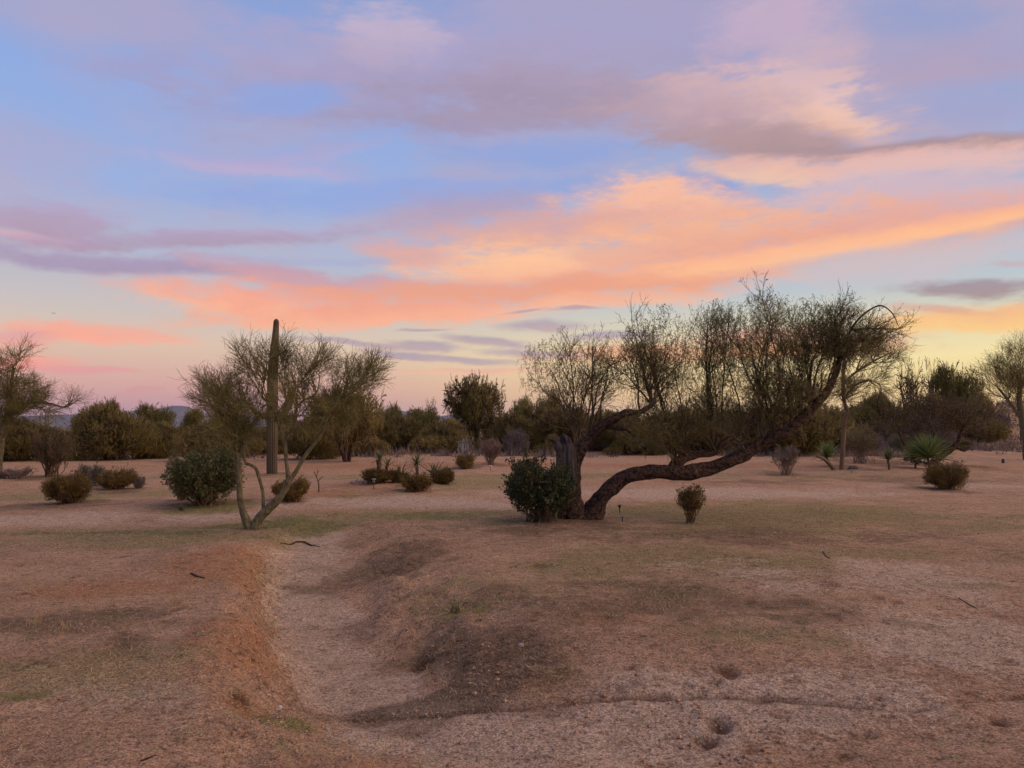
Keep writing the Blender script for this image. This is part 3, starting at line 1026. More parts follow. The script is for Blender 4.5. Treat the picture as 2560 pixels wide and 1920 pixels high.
def fill(mb, cen, rad, n, L, nl, leaf, focus, tm=0, lm=1, rt=.003, lo=.3, aspect=.45, out=1.0, up=.25, clump=6.0, half=False):
    """twigs and leaves spread through an ellipsoid in uneven clumps, growing away from the focus"""
    cen, rad = np.asarray(cen, dtype=float), np.asarray(rad, dtype=float)
    e = ell(int(n * 1.9), lo, half)
    sd = RNG.uniform(0, 99)
    q = fbm(e[:, 0] * clump * .5 + sd, e[:, 2] * clump * .5 + e[:, 1] * 1.7, 3, 3) + .5 * fbm(e[:, 1] * clump * .5 + sd, e[:, 2] * clump * .4, 5, 2)
    e = e[np.argsort(-q - .12 * RNG.normal(size=len(e)))][:n]
    p = cen + e * rad
    d = norm(norm(p - np.asarray(focus)) * out + .55 * RNG.normal(size=p.shape) + np.array([0, 0, up]))
    l = (L * RNG.uniform(.5, 1.2, n))[:, None]
    p0 = p - d * l * .6
    d2 = norm(d + .35 * RNG.normal(size=p.shape) + np.array([0, 0, up * .5]))
    B = np.stack([p0, p0 + d * l * .5, p0 + d * l * .5 + d2 * l * .5], 1)
    mb.tubes(B, rads(n, 3, rt, rt * .5), 3, tm)
    if nl:
        idx = RNG.integers(0, n, nl)
        pp, dd = along(B, idx, RNG.uniform(.25, 1, nl))
        mb.leaves(pp + RNG.normal(size=pp.shape) * leaf * .35, leaf, aspect, lm, dd)


def limb(mb, pts, Y, s=10, m=0, rough=.12, lumps=.0, close=True, res=6):
    """tapering limb; pts = (px, py, radius px, depth offset m)"""
    pts = np.array([(p + (0,) * 4)[:4] for p in pts], dtype=float)
    P = np.array([atY(a, b, Y + dd) for a, b, _, dd in pts])
    rr = pts[:, 2] / F * (Y + pts[:, 3])
    n = len(P)
    # catmull rom refinement
    tt = np.linspace(0, n - 1, (n - 1) * res + 1)
    i = np.minimum(tt.astype(int), n - 2)
    f = (tt - i)[:, None]
    g = lambda k: P[np.clip(k, 0, n - 1)]
    Q = .5 * (2 * g(i) + (g(i + 1) - g(i - 1)) * f + (2 * g(i - 1) - 5 * g(i) + 4 * g(i + 1) - g(i + 2)) * f ** 2 + (3 * g(i) - g(i - 1) - 3 * g(i + 1) + g(i + 2)) * f ** 3)
    q = np.interp(tt, np.arange(n), rr)
    k = len(Q)
    th = np.arange(s) * 2 * np.pi / s
    sd = RNG.uniform(0, 90)
    rad = q[:, None] * (1 + rough * 2 * fbm(np.cos(th)[None] * 1.1 + sd + tt[:, None] * 1.3, np.sin(th)[None] * 1.1 + tt[:, None] * .7, 6, 3) + lumps * fbm(tt[:, None] * 2.2 + sd + 0 * th[None], 0 * tt[:, None] + 0 * th[None], 12, 2))
    mb.tubes(Q[None], rad[None], s, m, cap=close)
    return Q


def bush(name, px, py, hw, ht, mats, nst, n1, n2, nl, leaf, label, cat='bush', group=None, base_w=.12, Y=None, r0=.012, shape='round', lean=(0, 0), aspect=.35, rt=.0018, lo=.5, l1=.35, part='foliage'):
    """px,py foot in the photograph; hw half width px, ht height px"""
    b = ground(px, py)
    if Y is not None:
        b = atY(px, py, Y)
        b[2] = zt1(b[0], b[1])
    s = b[1] / F
    W, H = hw * s, ht * s
    root = empty(name, b, label, cat, group)
    mb = MB()
    nO = 24
    org = b + np.stack([RNG.normal(0, base_w * W, nO), RNG.normal(0, base_w * W, nO), np.full(nO, -.03)], -1)
    if shape == 'round':
        cen, rad, bias = b + np.array([lean[0] * W, 0, H * .56]), (W * .93, W * .9, H * .42), .0
    else:                                   # vase: stems spread upwards
        cen, rad, bias = b + np.array([lean[0] * W, 0, H * .74]), (W * .85, W * .8, H * .24), .3
    sc = max(H, W)
    if shape == 'round':
        crown(mb, org, cen, np.array(rad) * 1.16, nst, r0, n1 // 2, n2 // 2, nl // 2, leaf, (l1 * .45 * sc, l1 * sc), (l1 * .18 * sc, l1 * .42 * sc), .04, 34, 34, 0, 1, bias=bias, lo=lo, aspect=aspect, t1=.3, rt=rt)
        for q in range(8):
            an = q * .785 + RNG.uniform(0, .6)
            rr = RNG.uniform(.26, .5)
            cq = b + np.array([(lean[0] + math.cos(an) * (.95 - rr)) * W, math.sin(an) * (.9 - rr) * W, H * RNG.uniform(.30, .68)])
            fill(mb, cq, (W * rr, W * rr, H * RNG.uniform(.18, .32)), n2 // 8, l1 * .7 * sc, nl // 8, leaf, b, 1, 1, rt, .3, aspect)
        fill(mb, b + np.array([lean[0] * W, 0, H * .42]), (W * .75, W * .7, H * .36), n2 // 3, l1 * .5 * sc, nl // 3, leaf, b, 1, 1, rt, .2, aspect)
    else:
        crown(mb, org, cen, rad, nst, r0, n1, n2, nl, leaf, (l1 * .45 * sc, l1 * sc), (l1 * .18 * sc, l1 * .42 * sc), .08, 26, 30, 0, 1, bias=bias, lo=lo, aspect=aspect, t1=.35, rt=rt)
        fill(mb, b + np.array([lean[0] * W, 0, H * .66]), (W * .9, W * .85, H * .34), n2 // 2, l1 * .5 * sc, nl // 2, leaf, b - [0, 0, H * .3], 1, 1, rt, .2, aspect)
    mb.build(part, mats, root, b)
    return root, b


# ------------------------------------------------------------------ the fallen mesquite
def mesquite():
    b = ground(1450, 1296)
    Y = b[1]
    s = Y / F
    root = empty('mesquite_tree', b, 'big leaning mesquite tree with a long dark limb sprawling low over the ground', 'tree')
    t = MB()
    limb(t, [(1440, 1320, 38.5, 0), (1436, 1295, 32.6), (1428, 1250, 27.4), (1424, 1200, 25.2), (1424, 1160, 24.4), (1428, 1130, 20.7), (1432, 1112, 14.8)], Y, 18, 0, .3, .25)
    limb(t, [(1400, 1312, 11.8, -.12), (1408, 1270, 11.1, -.12), (1418, 1220, 10.4, -.12), (1428, 1180, 7.4, -.15)], Y, 10, 0, .3)
    t.build('trunk', M['mq_bark'], root, b, True)
    t = MB()
    limb(t, [(1462, 1325, 29.6, 0), (1478, 1292, 28, 0), (1494, 1258, 25, 0), (1522, 1225, 20.7, -.05), (1560, 1196, 19.2, -.1), (1605, 1182, 18.5, -.12), (1660, 1180, 18.5, -.1), (1720, 1183, 18.5, 0), (1777, 1170, 17.8, .1),
             (1830, 1150, 17.0, .1), (1862, 1134, 17.0, .15), (1893, 1115, 14.8, .15), (1931, 1094, 15.5, .1), (1962, 1082, 14.8, .05), (1993, 1056, 11.8, 0), (2032, 1018, 11.1, 0), (2070, 974, 8.9, 0), (2090, 936, 6.7, 0), (2101, 893, 4.8, .05),
             (2110, 860, 3.7, .1), (2128, 823, 3.0, .1), (2155, 789, 2.4, .0), (2198, 764, 1.9, -.1), (2229, 781, 1.5, -.2), (2246, 815, 0.9, -.25)], Y, 16, 0, .26, .22)
    t.build('limb', M['mq_bark'], root, b, True)
    t = MB()
    limb(t, [(1432, 1160, 19.2, 0), (1450, 1128, 17.8, 0), (1475, 1098, 14.1, 0), (1502, 1068, 13.3, -.1), (1530, 1050, 11.1, -.2), (1566, 1032, 8.9, -.2), (1600, 1030, 7.4, -.2), (1628, 1013, 5.9, -.2), (1640, 1000, 3.0, -.2)], Y, 12, 0, .3, .3)
    limb(t, [(1515, 1064, 8.1, -.1), (1545, 1070, 5.9, -.3), (1566, 1073, 5.2, -.4), (1582, 1088, 3.0, -.4), (1590, 1100, 1.5, -.4)], Y, 8, 0, .3)
    t.build('limb', M['mq_bark'], root, b, True)
    t = MB()
    limb(t, [(1680, 1180, 16.3, 0), (1694, 1158, 14.1, .1), (1716, 1142, 11.8, .35), (1750, 1134, 9.6, .6), (1785, 1132, 9.6, .8), (1806, 1110, 8.9, .9), (1840, 1086, 8.1, 1.0), (1875, 1060, 5.9, 1.1), (1890, 1030, 3.7, 1.1)], Y, 12, 0, .3, .3)
    limb(t, [(2028, 1022, 7.4, .0), (2022, 985, 6.7, .1), (2024, 950, 4.4, .2), (2030, 900, 3.0, .2)], Y, 8, 0, .2)
    t.build('limb', M['mq_bark'], root, b, True)
    # broken grey top
    t = MB()
    for pts in ([(1404, 1235, 6, -.26), (1400, 1190, 8, -.26), (1399, 1150, 11, -.22), (1398, 1120, 10, -.2), (1390, 1104, 6, -.2), (1378, 1098, 3.0, -.2), (1367, 1093, .8, -.2)],
                [(1412, 1220, 9, -.2), (1411, 1170, 13, -.18), (1410, 1130, 14, -.16), (1407, 1104, 9, -.16), (1402, 1090, 3, -.16)],
                [(1428, 1225, 8, -.26), (1428, 1175, 10, -.26), (1425, 1130, 10, -.24), (1420, 1102, 8, -.22), (1411, 1089, 5, -.22), (1403, 1086, 1.5, -.22)],
                [(1434, 1215, 7, -.2), (1433, 1170, 9, -.2), (1431, 1130, 8, -.18), (1428, 1108, 3, -.18)]):
        limb(t, pts, Y, 12, 0, .5, .6)
    t.build('dead_snag', M['dead'], root, b, True)
    W = lambda px, py, dd=0.0: atY(px, py, Y + dd)
    mats = [M['mq_twig'], M['mq_leaf']]

    def c(orgs, px, py, rx, ry, dd, dr, nst, n1, n2, nl, leaf=.026, **kw):
        m = MB()
        crown(m, np.array([W(*o) for o in orgs]), W(px, py, dd), (rx * s, dr, ry * s), max(4, int(nst * .36)), .021, int(n1 * .5), int(n2 * .5), nl, leaf, (.45, 1.25), (.14, .42), .06, 36, 44, tm=0, lm=1, t1=.22, **kw)
        fill(m, W(px, py, dd), (rx * s, dr, ry * s), int(n2 * .4), .2, int(nl * (2.6 if py > 970 else 1.7)), leaf, W(px, py + 3.2 * ry, dd), 1, 1, .0018, .1, .4, 1.0, .1, 9.0)
        m.build('crown', mats, root, b)
    c([(1436, 1128), (1446, 1122), (1456, 1112), (1466, 1100)], 1402, 925, 112, 86, .1, .8, 26, 210, 1500, 2600, cdir=(-.05, 0, 1), sag=0)
    c([(1470, 1095), (1500, 1068), (1540, 1042)], 1500, 945, 50, 75, .1, .5, 9, 70, 480, 800, cdir=(.02, 0, 1))
    c([(1566, 1030), (1600, 1028), (1628, 1012)], 1585, 925, 60, 78, .0, .6, 10, 90, 750, 1500, cdir=(-.1, 0, 1))
    c([(1690, 1160, .1), (1716, 1142, .3), (1700, 1150, .2), (1632, 1008, -.2)], 1640, 875, 92, 118, .2, .9, 26, 260, 2100, 4200, cdir=(-.12, .05, 1))
    c([(1690, 1165, .05), (1720, 1140, .3)], 1625, 1075, 88, 62, -.2, .8, 18, 170, 1500, 3800, .024)
    c([(1785, 1130, .8), (1842, 1140, .1), (1806, 1108, .9)], 1788, 862, 66, 100, .5, .8, 20, 230, 1900, 4200, cdir=(-.08, 0, 1))
    c([(1842, 1084, 1.), (1862, 1125, .1), (1790, 1130, .8)], 1770, 1045, 100, 58, .5, .9, 18, 170, 1500, 3600, .024)
    c([(1850, 1135, .15), (1893, 1110, .15), (1910, 1100, .1), (1935, 1085, .1)], 1905, 830, 76, 102, .2, .9, 26, 280, 2300, 4800, cdir=(-.06, 0, 1))
    c([(1962, 1075, 0), (1993, 1050, 0), (1975, 1065, 0)], 1935, 990, 80, 62, -.1, .8, 14, 150, 1300, 3000, .024, cdir=(-.1, 0, 1))
    c([(2000, 1048, 0), (2032, 1012, 0), (2024, 950, .2)], 2018, 842, 66, 100, .1, .9, 20, 230, 2000, 4200, cdir=(-.05, 0, 1))
    c([(2070, 970, 0), (2090, 935, 0), (2101, 893, .05)], 2105, 828, 66, 82, .0, .8, 18, 210, 1900, 4000, cdir=(.02, 0, 1))
    c([(2101, 893, .05), (2128, 823, .1), (2155, 789, 0)], 2190, 850, 56, 58, -.1, .5, 12, 100, 800, 1200, cdir=(.6, 0, .4))
    c([(2050, 995, 0), (2032, 1018, 0)], 2020, 985, 60, 50, .3, .6, 10, 110, 900, 2000, .024)
    for (px, py, rx, ry, dr, n) in ((1610, 920, 150, 110, .8, 1500), (1760, 880, 150, 130, .9, 2100), (1930, 870, 150, 130, .9, 2100), (2080, 870, 120, 110, .8, 1500), (1420, 945, 130, 90, .7, 900),
                                    (1700, 1040, 200, 55, .9, 1500), (1930, 1000, 130, 60, .8, 900)):
        m = MB()
        fill(m, W(px, py, .15), (rx * s, dr, ry * s), int(n * .4), .24, int(n * 2.6), .026, W(px, py + 4 * ry, .15), 1, 1, .0022, .05, .4, 1.0, .1, 9.0)
        m.build('crown', mats, root, b)
    return b


MQ = mesquite()

# leafy vine shrub growing round the foot of the mesquite
bush('leafy_shrub', 1356, 1304, 92, 168, [M['stem'], M['green']], 60, 520, 1900, 8500, .048, 'dark broadleaf shrub growing against the foot of the broken mesquite trunk', 'shrub', None, .16, None, .012, 'round', (-.06, 0), .62, .002, .35, .32)


# ------------------------------------------------------------------ palo verde in front of the saguaro
def palo_verde():
    b = ground(632, 1322)
    Y = b[1]
    s = Y / F
    root = empty('palo_verde_tree', b, 'slender multi-stemmed palo verde tree in front of the tall saguaro', 'tree')
    t = MB()
    limb(t, [(628, 1328, 13.6), (618, 1308, 11.2), (606, 1275, 8.4), (600, 1240, 7.6), (598, 1195, 7.2), (596, 1160, 6.4), (592, 1140, 5.6), (586, 1120, 4.0)], Y, 10, 0, .14)
    limb(t, [(594, 1146, 4.4), (604, 1110, 4.0, .1), (606, 1085, 3.2, .1), (600, 1050, 2.6, .15)], Y, 8, 0, .12)
    t.build('trunk', M['pv_bark'], root, b, True)
    t = MB()
    limb(t, [(636, 1328, 14.4), (646, 1300, 12.0), (668, 1275, 11.2), (692, 1252, 10.4), (712, 1224, 8.4), (722, 1200, 7.6)], Y, 10, 0, .16)
    limb(t, [(720, 1208, 6.0), (719, 1180, 5.2), (714, 1140, 4.8), (712, 1105, 5.6), (706, 1085, 4.8), (697, 1060, 3.2)], Y, 8, 0, .14)
    limb(t, [(713, 1100, 4.4), (728, 1080, 4.0), (738, 1048, 3.2), (742, 1015, 2.8)], Y, 8, 0, .14)
    limb(t, [(722, 1203, 6.0), (738, 1182, 5.2), (756, 1150, 5.0), (774, 1124, 4.8), (800, 1092, 4.2), (812, 1068, 3.5), (818, 1040, 3.2)], Y, 8, 0, .14)
    t.build('trunk', M['pv_bark'], root, b, True)
    t = MB()
    limb(t, [(659, 1278, 4.8), (658, 1250, 4.0), (656, 1225, 4.0), (648, 1195, 4.4), (640, 1172, 4.4), (626, 1162, 4.0), (613, 1154, 4.0), (608, 1110, 3.2), (606, 1070, 2.4)], Y, 8, 0, .16)
    t.build('trunk', M['pv_bark'], root, b, True)
    t = MB()
    # inner branches
    for pts in ([(600, 1060, 2.4, .1), (575, 1040, 2.1), (545, 1030, 1.6)], [(592, 1130, 3.2), (575, 1080, 2.4, -.2), (566, 1050, 2.1, -.2), (540, 1020, 1.3, -.2)],
                [(697, 1062, 2.8), (685, 1030, 2.4), (670, 1010, 2.4, -.1), (655, 985, 1.9, -.1), (662, 950, 1.6, -.1), (668, 905, 1.2, -.1)], [(690, 1040, 2.1, .3), (715, 1000, 1.6, .3), (722, 960, 1.3, .3)],
                [(742, 1018, 2.4), (760, 1000, 2.1), (790, 985, 1.8), (800, 940, 1.3)], [(742, 1015, 2.2, .2), (745, 970, 1.8, .3), (770, 930, 1.4, .4), (790, 905, 1.0, .4)],
                [(818, 1042, 2.8), (838, 1018, 2.4), (868, 990, 2.1), (890, 975, 1.6), (920, 950, 1.1)], [(812, 1065, 2.4, .3), (850, 1005, 1.9, .4), (865, 960, 1.4, .5), (880, 920, 1.0, .5)]):
        limb(t, pts, Y, 6, 0, .1, res=4)
    t.build('branch', M['pv_bark'], root, b, True)
    W = lambda px, py, dd=0.0: atY(px, py, Y + dd)
    mats = [M['pv_twig'], M['pv_leaf']]

    def c(orgs, px, py, rx, ry, dd, dr, nst, n1, n2, nl, **kw):
        m = MB()
        crown(m, np.array([W(*o) for o in orgs]), W(px, py, dd), (rx * s, dr, ry * s), nst, .009, n1, int(n2 * .55), int(nl * .6), .016, (.25, .65), (.14, .42), .05, 34, 34, rt=.0018, **kw)
        fill(m, W(px, py, dd), (rx * s * 1.12, dr, ry * s * 1.12), int(n2 * .22), .26, int(nl * 1.1), .018, W(640, 1200), 1, 1, .0018, .1, .4, 1.3, .1, 8.0)
        m.build('crown', mats, root, b)
    c([(586, 1122), (600, 1055, .1), (566, 1050, -.2), (545, 1030)], 545, 985, 72, 62, 0, .55, 20, 170, 1700, 1800)
    c([(606, 1072), (604, 1100), (592, 1130)], 578, 1015, 50, 76, -.1, .5, 16, 160, 1700, 2300)
    c([(600, 1090), (590, 1125)], 585, 1085, 58, 46, .0, .5, 12, 90, 700, 1200)
    c([(670, 1010, -.1), (655, 985, -.1), (662, 950, -.1)], 640, 900, 62, 58, -.1, .5, 16, 120, 1000, 800)
    c([(668, 905, -.1), (715, 1000, .3), (722, 960, .3)], 705, 885, 42, 42, .2, .4, 9, 70, 520, 400)
    c([(760, 1000), (745, 970, .2), (790, 985)], 745, 930, 45, 55, .2, .5, 12, 90, 760, 600)
    c([(770, 930, .4), (790, 905, .4), (800, 940)], 810, 905, 42, 38, .3, .4, 10, 80, 640, 500)
    c([(838, 1018), (868, 990), (865, 960, .5), (890, 975)], 895, 935, 70, 48, .2, .5, 20, 180, 1700, 1500)
    c([(838, 1018), (812, 1060), (868, 990)], 850, 1020, 66, 48, .1, .5, 14, 130, 1300, 1500)
    c([(697, 1062), (670, 1010, -.1), (606, 1090)], 645, 1030, 38, 48, -.15, .35, 8, 60, 500, 500)
    c([(738, 1048), (742, 1015)], 728, 985, 40, 55, -.1, .35, 8, 60, 500, 450)
    c([(742, 1040), (760, 1000)], 770, 1020, 50, 55, .2, .5, 12, 100, 900, 1000)
    return b


palo_verde()


# ------------------------------------------------------------------ saguaro
def saguaro():
    b = ground(683, 1184)
    Y = b[1]
    s = Y / F
    root = empty('saguaro_cactus', b, 'tall ribbed saguaro cactus with two upcurved arms standing on bare soil', 'cactus')

    def column(name, pts, ribs, dark_ends=False, dome=True):
        pts = np.array([(p + (0,) * 4)[:4] for p in pts], dtype=float)
        P = np.array([atY(a, c_, Y + d) for a, c_, _, d in pts])
        n = len(P)
        tt = np.linspace(0, n - 1, 60)
        Q = np.stack([np.interp(tt, np.arange(n), P[:, i]) for i in range(3)], -1)
        for _ in range(3):
            Q[1:-1] = (Q[:-2] + 2 * Q[1:-1] + Q[2:]) / 4
        q = np.interp(tt, np.arange(n), pts[:, 2]) * s
        if dome:
            e = np.linspace(0, 1, 60)
            q = q * np.sqrt(np.clip(1 - np.clip((e - .965) / .036, 0, 1) ** 2, .02, 1))
        S = ribs * 4
        a = np.arange(S) * 2 * np.pi / S
        rib = np.abs(np.cos(a * ribs / 2)) ** .8                     # 1 on the crest
        q = q * (1 + .05 * fbm(tt * .9, tt * 0, 15, 2))
        rad = q[:, None] * (.80 + .22 * rib[None] + .03 * fbm(np.cos(a)[None] * 2 + tt[:, None], np.sin(a)[None] * 2 + 0 * tt[:, None], 5, 2))
        m = MB()
        m.tubes(Q[None], rad[None], S, 0)
        o = m.build(name, M['saguaro'], root, b, True)
        ra = o.data.attributes.new('rib', 'FLOAT', 'POINT')
        ra.data.foreach_set('value', np.broadcast_to((np.clip(rib - .72, 0, 1) * 2.6)[None], (60, S)).astype(np.float32).ravel())
        e = np.linspace(0, 1, 60)
        ov = np.zeros((60, S))
        if dark_ends:
            ov = ov + sstep(.34, .22, e)[:, None] * .8 + sstep(.09, .02, e)[:, None] * .5 + sstep(.88, .93, e)[:, None] * .7  # darker up the base, again at the foot, and in a band near the tip
            ov = np.clip(ov * (.8 + 1.2 * fbm(np.cos(a)[None] * 1.5 + tt[:, None] * .3, np.sin(a)[None] * 1.5 + 0 * tt[:, None], 25, 3)), 0, 1)
        ra = o.data.attributes.new('old', 'FLOAT', 'POINT')
        ra.data.foreach_set('value', ov.astype(np.float32).ravel())
        return o
    column('trunk', [(680, 1194, 13.5), (680, 1170, 13), (680, 1120, 13), (680, 1070, 13), (681, 1030, 12.8), (682, 985, 12.4), (683, 930, 12), (685, 890, 11.4), (688, 850, 9.2), (690, 820, 7.4), (691, 797, 6.6)], 15, True)
    column('arm', [(676, 1044, 5), (664, 1042, 7), (650, 1038, 7.2), (638, 1030, 7.2), (630, 1018, 6.6), (627, 1006, 5.4)], 10)
    column('arm', [(688, 1050, 5, -.1), (700, 1043, 8, -.1), (712, 1030, 9.2, -.1), (721, 1012, 9.6, -.1), (727, 990, 9.2, -.1), (729, 968, 8, -.1)], 11)


saguaro()
b = atY(462, 1100, 62)
b[2] = zt1(b[0], b[1])
far_s = empty('saguaro_cactus', b, 'far slim armless saguaro rising like a pole above the olive brush', 'cactus')
m = MB()
S = 40
a = np.arange(S) * 2 * np.pi / S
e = np.linspace(0, 1, 14)
q = .13 * np.sqrt(np.clip(1 - np.clip((e - .95) / .051, 0, 1) ** 2, .02, 1))
top = atY(462, 1040, 62)
Q = b[None] + np.array([0, 0, 1.0])[None] * (e * (top[2] - b[2]))[:, None] + np.array([0.06, 0, 0]) * e[:, None]
m.tubes(Q[None], (q[:, None] * (.82 + .2 * np.abs(np.cos(a * 5))[None]))[None], S)
m.build('trunk', M['saguaro'], far_s, b, True)

# ------------------------------------------------------------------ bushes and small plants of the yard
GB = [M['stem'], M['gold']]
bush('round_bush', 166, 1258, 60, 80, GB, 70, 420, 3600, 4200, .035, 'single round golden green bush on the dry lawn beside the pale path', 'bush', None, .14, rt=.003)
bush('round_bush', 294, 1222, 50, 60, GB, 60, 360, 2600, 3200, .04, 'dense dome-shaped golden bush next to a grey shrub', 'bush', None, .16, rt=.003)
bush('grey_shrub', 226, 1216, 36, 60, [M['stem'], M['grey']], 36, 200, 1200, 1800, .045, 'soft grey green shrub tucked behind the dome-shaped golden bush', 'shrub', None, .2, rt=.003)
bush('purple_shrub', 346, 1220, 17, 32, [M['stem'], M['greypurple']], 20, 100, 500, 500, .03, 'tiny purplish dry shrub at the edge of the dome-shaped golden bush', 'shrub', None, .2, rt=.003)
bush('leafy_shrub', 508, 1262, 98, 150, [M['stem'], M['green']], 60, 460, 2600, 8200, .06, 'large dark leafy shrub spreading beside the slender palo verde trunks', 'shrub', None, .12, r0=.014, aspect=.5, rt=.002, lo=.4)
bush('small_bush', 452, 1250, 36, 46, GB, 26, 150, 800, 800, .03, 'small brown wispy bush at the edge of the large dark leafy shrub', 'bush', None, .1, shape='vase', rt=.0025)
bush('seedling_bush', 453, 1278, 10, 16, [M['stem'], M['green']], 12, 40, 200, 200, .025, 'tiny dark seedling in the grass below the small brown wispy bush', 'bush', None, .2)
bush('round_bush', 726, 1252, 50, 62, GB, 60, 380, 3000, 3600, .035, 'orange brown rounded bush behind the fork of the palo verde trunk', 'bush', None, .16, rt=.003)
bush('vase_bush', 1727, 1308, 46, 96, [M['stem'], M['gold']], 30, 130, 800, 4600, .028, 'upright vase-shaped olive bush alone under the long mesquite limb', 'bush', None, .16, shape='vase', r0=.007, rt=.0016, l1=.3)
bush('round_bush', 2366, 1222, 54, 74, GB, 60, 360, 2800, 3200, .036, 'broad olive bush with bare lower stems in front of the leaning dark tree', 'bush', None, .14, r0=.014, rt=.003, lo=.6)
bush('twig_shrub', 1966, 1188, 44, 76, [M['drytwig'], M['grey']], 40, 200, 900, 400, .03, 'pale leafless twiggy shrub under the raised end of the mesquite limb', 'shrub', None, .18, shape='vase', r0=.012, rt=.004)
bush('broom_shrub', 2152, 1158, 50, 94, [M['drytwig'], foliage('yellow green broom', (.17, .14, .05), (.34, .28, .11), .35)], 50, 200, 900, 4200, .06, 'tall yellow green broom shrub with reddish stems near the thin trunk', 'shrub', None, .22, shape='vase', r0=.014, rt=.005)
bush('dry_shrub', 1226, 1162, 34, 64, [M['drytwig'], M['drytwig']], 44, 260, 1500, 500, .03, 'pinkish bare dry shrub beside the grey-stemmed spiky bush', 'shrub', None, .12, shape='vase', r0=.012, rt=.005)
bush('round_bush', 1164, 1172, 27, 44, GB, 40, 200, 1400, 1600, .045, 'compact golden bush at the foot of pale grey wands', 'bush', None, .2, rt=.004)
bush('wand_shrub', 1162, 1168, 30, 84, [foliage('pale grey wands', (.22, .20, .19), (.36, .33, .31), 0), M['grey']], 26, 46, 80, 60, .03, 'clump of pale grey upright wands rising behind a compact golden bush', 'shrub', None, .3, shape='vase', r0=.016, rt=.006, l1=.2)
# bushes round the yucca bed
for (px, py, hw, ht, lab) in ((944, 1208, 42, 40, 'broad golden bush beside the row of stones on the yucca bed'), (994, 1206, 24, 32, 'small golden bush in the middle of the yucca bed'),
                              (1042, 1228, 44, 52, 'dark golden bush in front of the trunked yucca'), (1106, 1210, 32, 44, 'golden bush at the end of the bed below the fan of yucca blades')):
    bush('round_bush', px, py, hw, ht, GB, 54, 300, 2300, 2800, .036, lab, 'bush', 'golden bushes on the yucca bed', .2, rt=.003)

BLADE = None


def blade_mesh(mat):
    b = MB()
    k = 5
    t = np.linspace(0, 1, k)
    w = .5 * np.array([.75, 1.0, .9, .55, .03])
    z = -.18 * t ** 2
    V = []
    for i in range(k):
        V += [(-w[i], t[i], z[i]), (0, t[i], z[i] - .35 * w[i]), (w[i], t[i], z[i])]
    V = np.array(V)
    V[:, 0] *= .07
    V[:, 2] = np.where(np.arange(len(V)) % 3 == 1, z[np.arange(len(V)) // 3] - .018, V[:, 2])
    Fq = []
    for i in range(k - 1):
        for j in range(2):
            a = i * 3 + j
            Fq.append((a, a + 1, a + 4, a + 3))
    b.add(V, Fq)
    return b.mesh('leaf', [mat])


BLADE = {k: blade_mesh(M[k]) for k in ('yucca', 'yuccagreen')}


def yucca(px, py, top, hw, label, n=34, trunk=None, Y=None, lo=5, hi=85, group=None, wide=1.0, lean=0.0, mat='yucca'):
    """px,py foot; top = photo row of the blade tips; hw half width px; trunk = photo row of the trunk's head"""
    b = ground(px, py)
    if Y:
        b = atY(px, py, Y)
        b[2] = zt1(b[0], b[1])
    s = b[1] / F
    root = empty('yucca', b, label, 'yucca', group)
    hz = 0.03
    head = b.copy()
    if trunk:
        hz = (py - trunk) * s
        head = b + np.array([lean * s, 0, hz])
        t = MB()
        k = 9
        e = np.linspace(-.05, 1, k)
        Q = b + (head - b)[None] * e[:, None] + np.array([.02, 0, 0])[None] * np.sin(e * 5)[:, None]
        q = np.interp(e, [0, .7, 1], [.09, .075, .10]) * min(1.0, max(.6, hz / .7)) * .8
        a = np.arange(10)
        rad = q[:, None] * (1 + .5 * fbm(a[None] * .9 + 0 * e[:, None], e[:, None] * 9 + 0 * a[None], 4, 2))
        t.tubes(Q[None], rad[None], 10, 0, cap=True)
        t.build('trunk', M['yuccatrunk'], root, b, True)
    else:
        hz = .02
    L0 = max((py - top) * s - hz, hw * s)
    for i in range(n):
        el_ = R(lo + (hi - lo) * (i / n) ** .8)
        az_ = i * 2.39996 + RNG.normal(0, .15)
        L = L0 * RNG.uniform(.78, 1.05)
        o = bpy.data.objects.new('leaf', BLADE[mat])
        col.objects.link(o)
        o.parent = root
        loc = head - b + np.array([0, 0, .0])
        o.location = loc
        o.rotation_euler = (el_, 0, az_)
        o.scale = (L * wide, L, L)
    return root


yucca(948, 1206, 1118, 34, 'yucca with a thin fan of blades on a short trunk near the stones', 26, 1150, lo=-25, wide=1.6)
yucca(968, 1200, 1135, 26, 'spiky yucca rising between two golden bushes of the bed', 20, 1166, lo=0, wide=1.6)
yucca(1042, 1200, 1128, 36, 'yucca with a stout bare trunk and upright crown of blades', 34, 1160, lo=-30, wide=1.6)
yucca(1086, 1192, 1144, 40, 'trunkless yucca with long blades fanning out over the bed', 30, None, lo=8, wide=1.6)
yucca(1000, 1196, 1152, 24, 'small trunkless yucca peeking out of the middle golden bush', 24, None, lo=12, wide=1.6)
yucca(1164, 1172, 1140, 30, 'low agave-like rosette under the compact golden bush', 18, None, lo=2, hi=50)
yucca(2076, 1166, 1096, 46, 'green leaning yucca against the thin dark tree trunk', 60, 1142, lo=-10, wide=2.2, lean=-8, mat='yuccagreen')
yucca(2222, 1174, 1112, 34, 'small yucca with a narrow stalk and pale open fan', 44, 1150, lo=15, wide=2.0)
yucca(2322, 1172, 1082, 66, 'bright green yucca with dense blades beside the leaning dark trunk', 130, 1144, lo=-8, wide=1.1, mat='yuccagreen')
yucca(2288, 1170, 1100, 46, 'smaller green yucca crowded against the bright green one', 80, 1146, lo=-5, wide=1.1, mat='yuccagreen')

